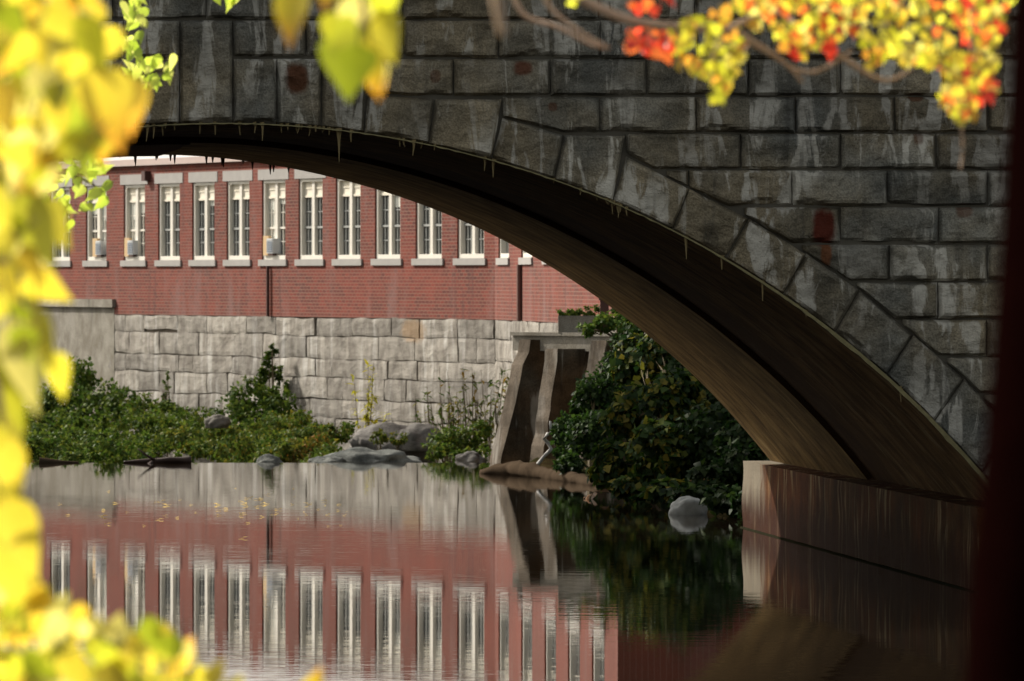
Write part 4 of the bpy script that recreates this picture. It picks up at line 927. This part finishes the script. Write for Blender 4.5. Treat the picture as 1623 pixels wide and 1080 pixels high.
# red and yellow maple leaning in from the right
MY = [(.94,.80,.08), (.90,.80,.08), (.95,.84,.20), (.92,.58,.06), (.74,.72,.05)]
MR = [(.88,.08,.035), (.90,.20,.04), (.82,.06,.035)]
MO_ = [(.50,.50,.03), (.62,.58,.04), (.70,.34,.04), (.54,.40,.04)]
ma = [([(1060,50),(1120,20),(1190,-10),(1185,60),(1170,120),(1135,165),(1118,150),(1100,120),(1066,100)], 75, MO_ + MY[4:] + MO_), ([(1140,70),(1175,70),(1175,115),(1140,115)], 6, MY),
      ([(1180,-30),(1330,-30),(1325,60),(1290,75),(1240,60),(1190,40)], 110, MY + MR[1:2]), ([(1238,55),(1330,50),(1320,85),(1262,92),(1238,80)], 26, MO_ + MR), ([(1330,-30),(1480,-30),(1470,60),(1480,110),(1400,80),(1330,40)], 100, MY + MR[1:2]), ([(1365,65),(1400,65),(1405,105),(1375,110)], 9, MO_),
      ([(1480,-30),(1605,-30),(1600,40),(1580,70),(1570,100),(1480,110)], 100, MY + MR[:2] + MY[:2]), ([(1420,70),(1490,80),(1480,105),(1425,100)], 16, MY), ([(1490,95),(1580,95),(1582,140),(1570,160),(1540,165),(1492,150)], 54, MY + MR + MY[:3]), ([(1490,150),(1545,150),(1545,190),(1520,195),(1492,170)], 22, MY + MR[1:2]),
      ([(992,-25),(1070,-25),(1072,22),(1060,28),(1000,18)], 16, MR), ([(992,48),(1040,44),(1066,62),(1064,92),(1045,100),(995,82)], 26, MR[:1] + MR), ([(895,-5),(915,-5),(915,14),(895,14)], 3, MY)]
tp = [([(2.35, 20, 1.2), (2.3, 20, 2.6), (2.1, 20, 3.7), at(1700, -150, 20), at(1300, -230, 20), at(1000, -120, 20), at(905, -30, 20), at(960, 18, 20), at(1040, 40, 20), at(1150, 48, 20), at(1205, 75, 20), at(1250, 105, 20), at(1272, 132, 20)], [.085, .075, .06, .045, .032, .022, .015, .0135, .0125, .0115, .009, .006, .004]),
      ([at(800, -60, 20.4), at(826, 20, 20.4), at(885, 44, 20.4), at(935, 70, 20.4), at(965, 78, 20.4)], [.008, .0075, .007, .006, .005]), ([at(850, -50, 20.2), at(870, 10, 20.2), at(918, 50, 20.2), at(966, 78, 20.2)], [.008, .007, .0065, .005]), ([at(1000, -120, 20), at(880, -90, 20.2), at(800, -60, 20.4)], [.012, .010, .008]), ([at(880, -90, 20.2), at(850, -50, 20.2)], [.008, .007]),
      ([at(1250, 108, 20), at(1290, 115, 20), at(1330, 95, 20), at(1350, 80, 20)], [.006, .0055, .005, .003]), ([at(1150, 48, 20), at(1230, 20, 20.1), at(1290, 68, 20), at(1340, 95, 20), at(1375, 118, 20), at(1410, 128, 20), at(1446, 110, 20)], [.008, .009, .009, .008, .007, .006, .003]),
      ([at(1300, -230, 20), at(1330, -60, 20), at(1400, 20, 20), at(1420, 70, 20), at(1500, 110, 20), at(1530, 150, 20)], [.014, .011, .008, .006, .005, .003]), ([at(1700, -150, 20), at(1560, -40, 20), at(1540, 40, 20), at(1545, 120, 20)], [.014, .009, .006, .003]), ([at(1040, 40, 20), at(1030, 55, 20), at(1025, 80, 20)], [.004, .003, .002]), ([at(1150, 48, 20), at(1130, 90, 20), at(1128, 140, 20)], [.005, .004, .002]),
      ([at(1522, 180, 20), at(1526, 230, 20.2), at(1522, 270, 20.2)], [.003, .0026, .002])]
near_tree('maple_tree', 'maple tree whose twigs with red and yellow leaves hang across the upper right', 'tree', (2.35, 20, 1.2), [], [(p, int(n * 1.35), 19.5, 20.6, 21, 18, pl, 0) for p, n, pl in ma] + [([(940,-300),(1800,-330),(1760,-60),(1300,-70),(940,-90)], 130,19.2, 20.9, 26, 22, MY + MR[1:2] + MO_, 0)], tp, 20, 34)
near_tree('dangling_twig', 'bare brown twig dangling in front of the bridge at top centre', 'twig', at(787, -60, 13), [], [], [([at(783, -60, 13), at(788, 0, 13), at(797, 58, 13)], [.011, .010, .006])], 13, 35)
# dark trunk on the right
tt = thing('dark_trunk_tree', 'near tree trunk standing as a dark blurred column at the right edge', 'tree', (.80, 9, 1.35))
mb = MB(); P = []; Rr = []
for py, xe in ((1750,1490), (1500,1512), (1250,1526), (1080,1536), (920,1548), (750,1563), (600,1574), (460,1584), (300,1594), (150,1601), (0,1607), (-200,1612), (-600,1612), (-1200,1600)):
    r = .17 + max(0, (py - 700)) / 1000 * .05; p = at(xe, py, 9.0); P.append(Vector((p.x + r, 9, p.z)) - Vector(tt.location)); Rr.append(r)
P2 = []; R2 = []
for (a, b, ra, rb_) in zip(P, P[1:], Rr, Rr[1:]):
    for i in range(6): P2.append(a.lerp(b, i / 6)); R2.append(lerp(ra, rb_, i / 6))
P2.append(P[-1]); R2.append(Rr[-1])
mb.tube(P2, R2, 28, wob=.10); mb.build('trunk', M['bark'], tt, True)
mb = MB(); e = P[-1]
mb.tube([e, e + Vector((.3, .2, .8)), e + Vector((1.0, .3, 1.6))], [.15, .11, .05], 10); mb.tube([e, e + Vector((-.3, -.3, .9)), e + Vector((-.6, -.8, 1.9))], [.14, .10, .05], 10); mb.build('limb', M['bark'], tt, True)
mb = MB(); cloud(mb, random.Random(40), [(e + Vector((1.2, .3, 2.2)), (1.3, 1.3, .9)), (e + Vector((-.4, -1.2, 2.4)), (1.2, 1.1, .8)), (e + Vector((.5, 0, 2.9)), (1.5, 1.4, .9))], 3000, .12, YG + DG); mb.build('crown', M['bush'], tt, True)
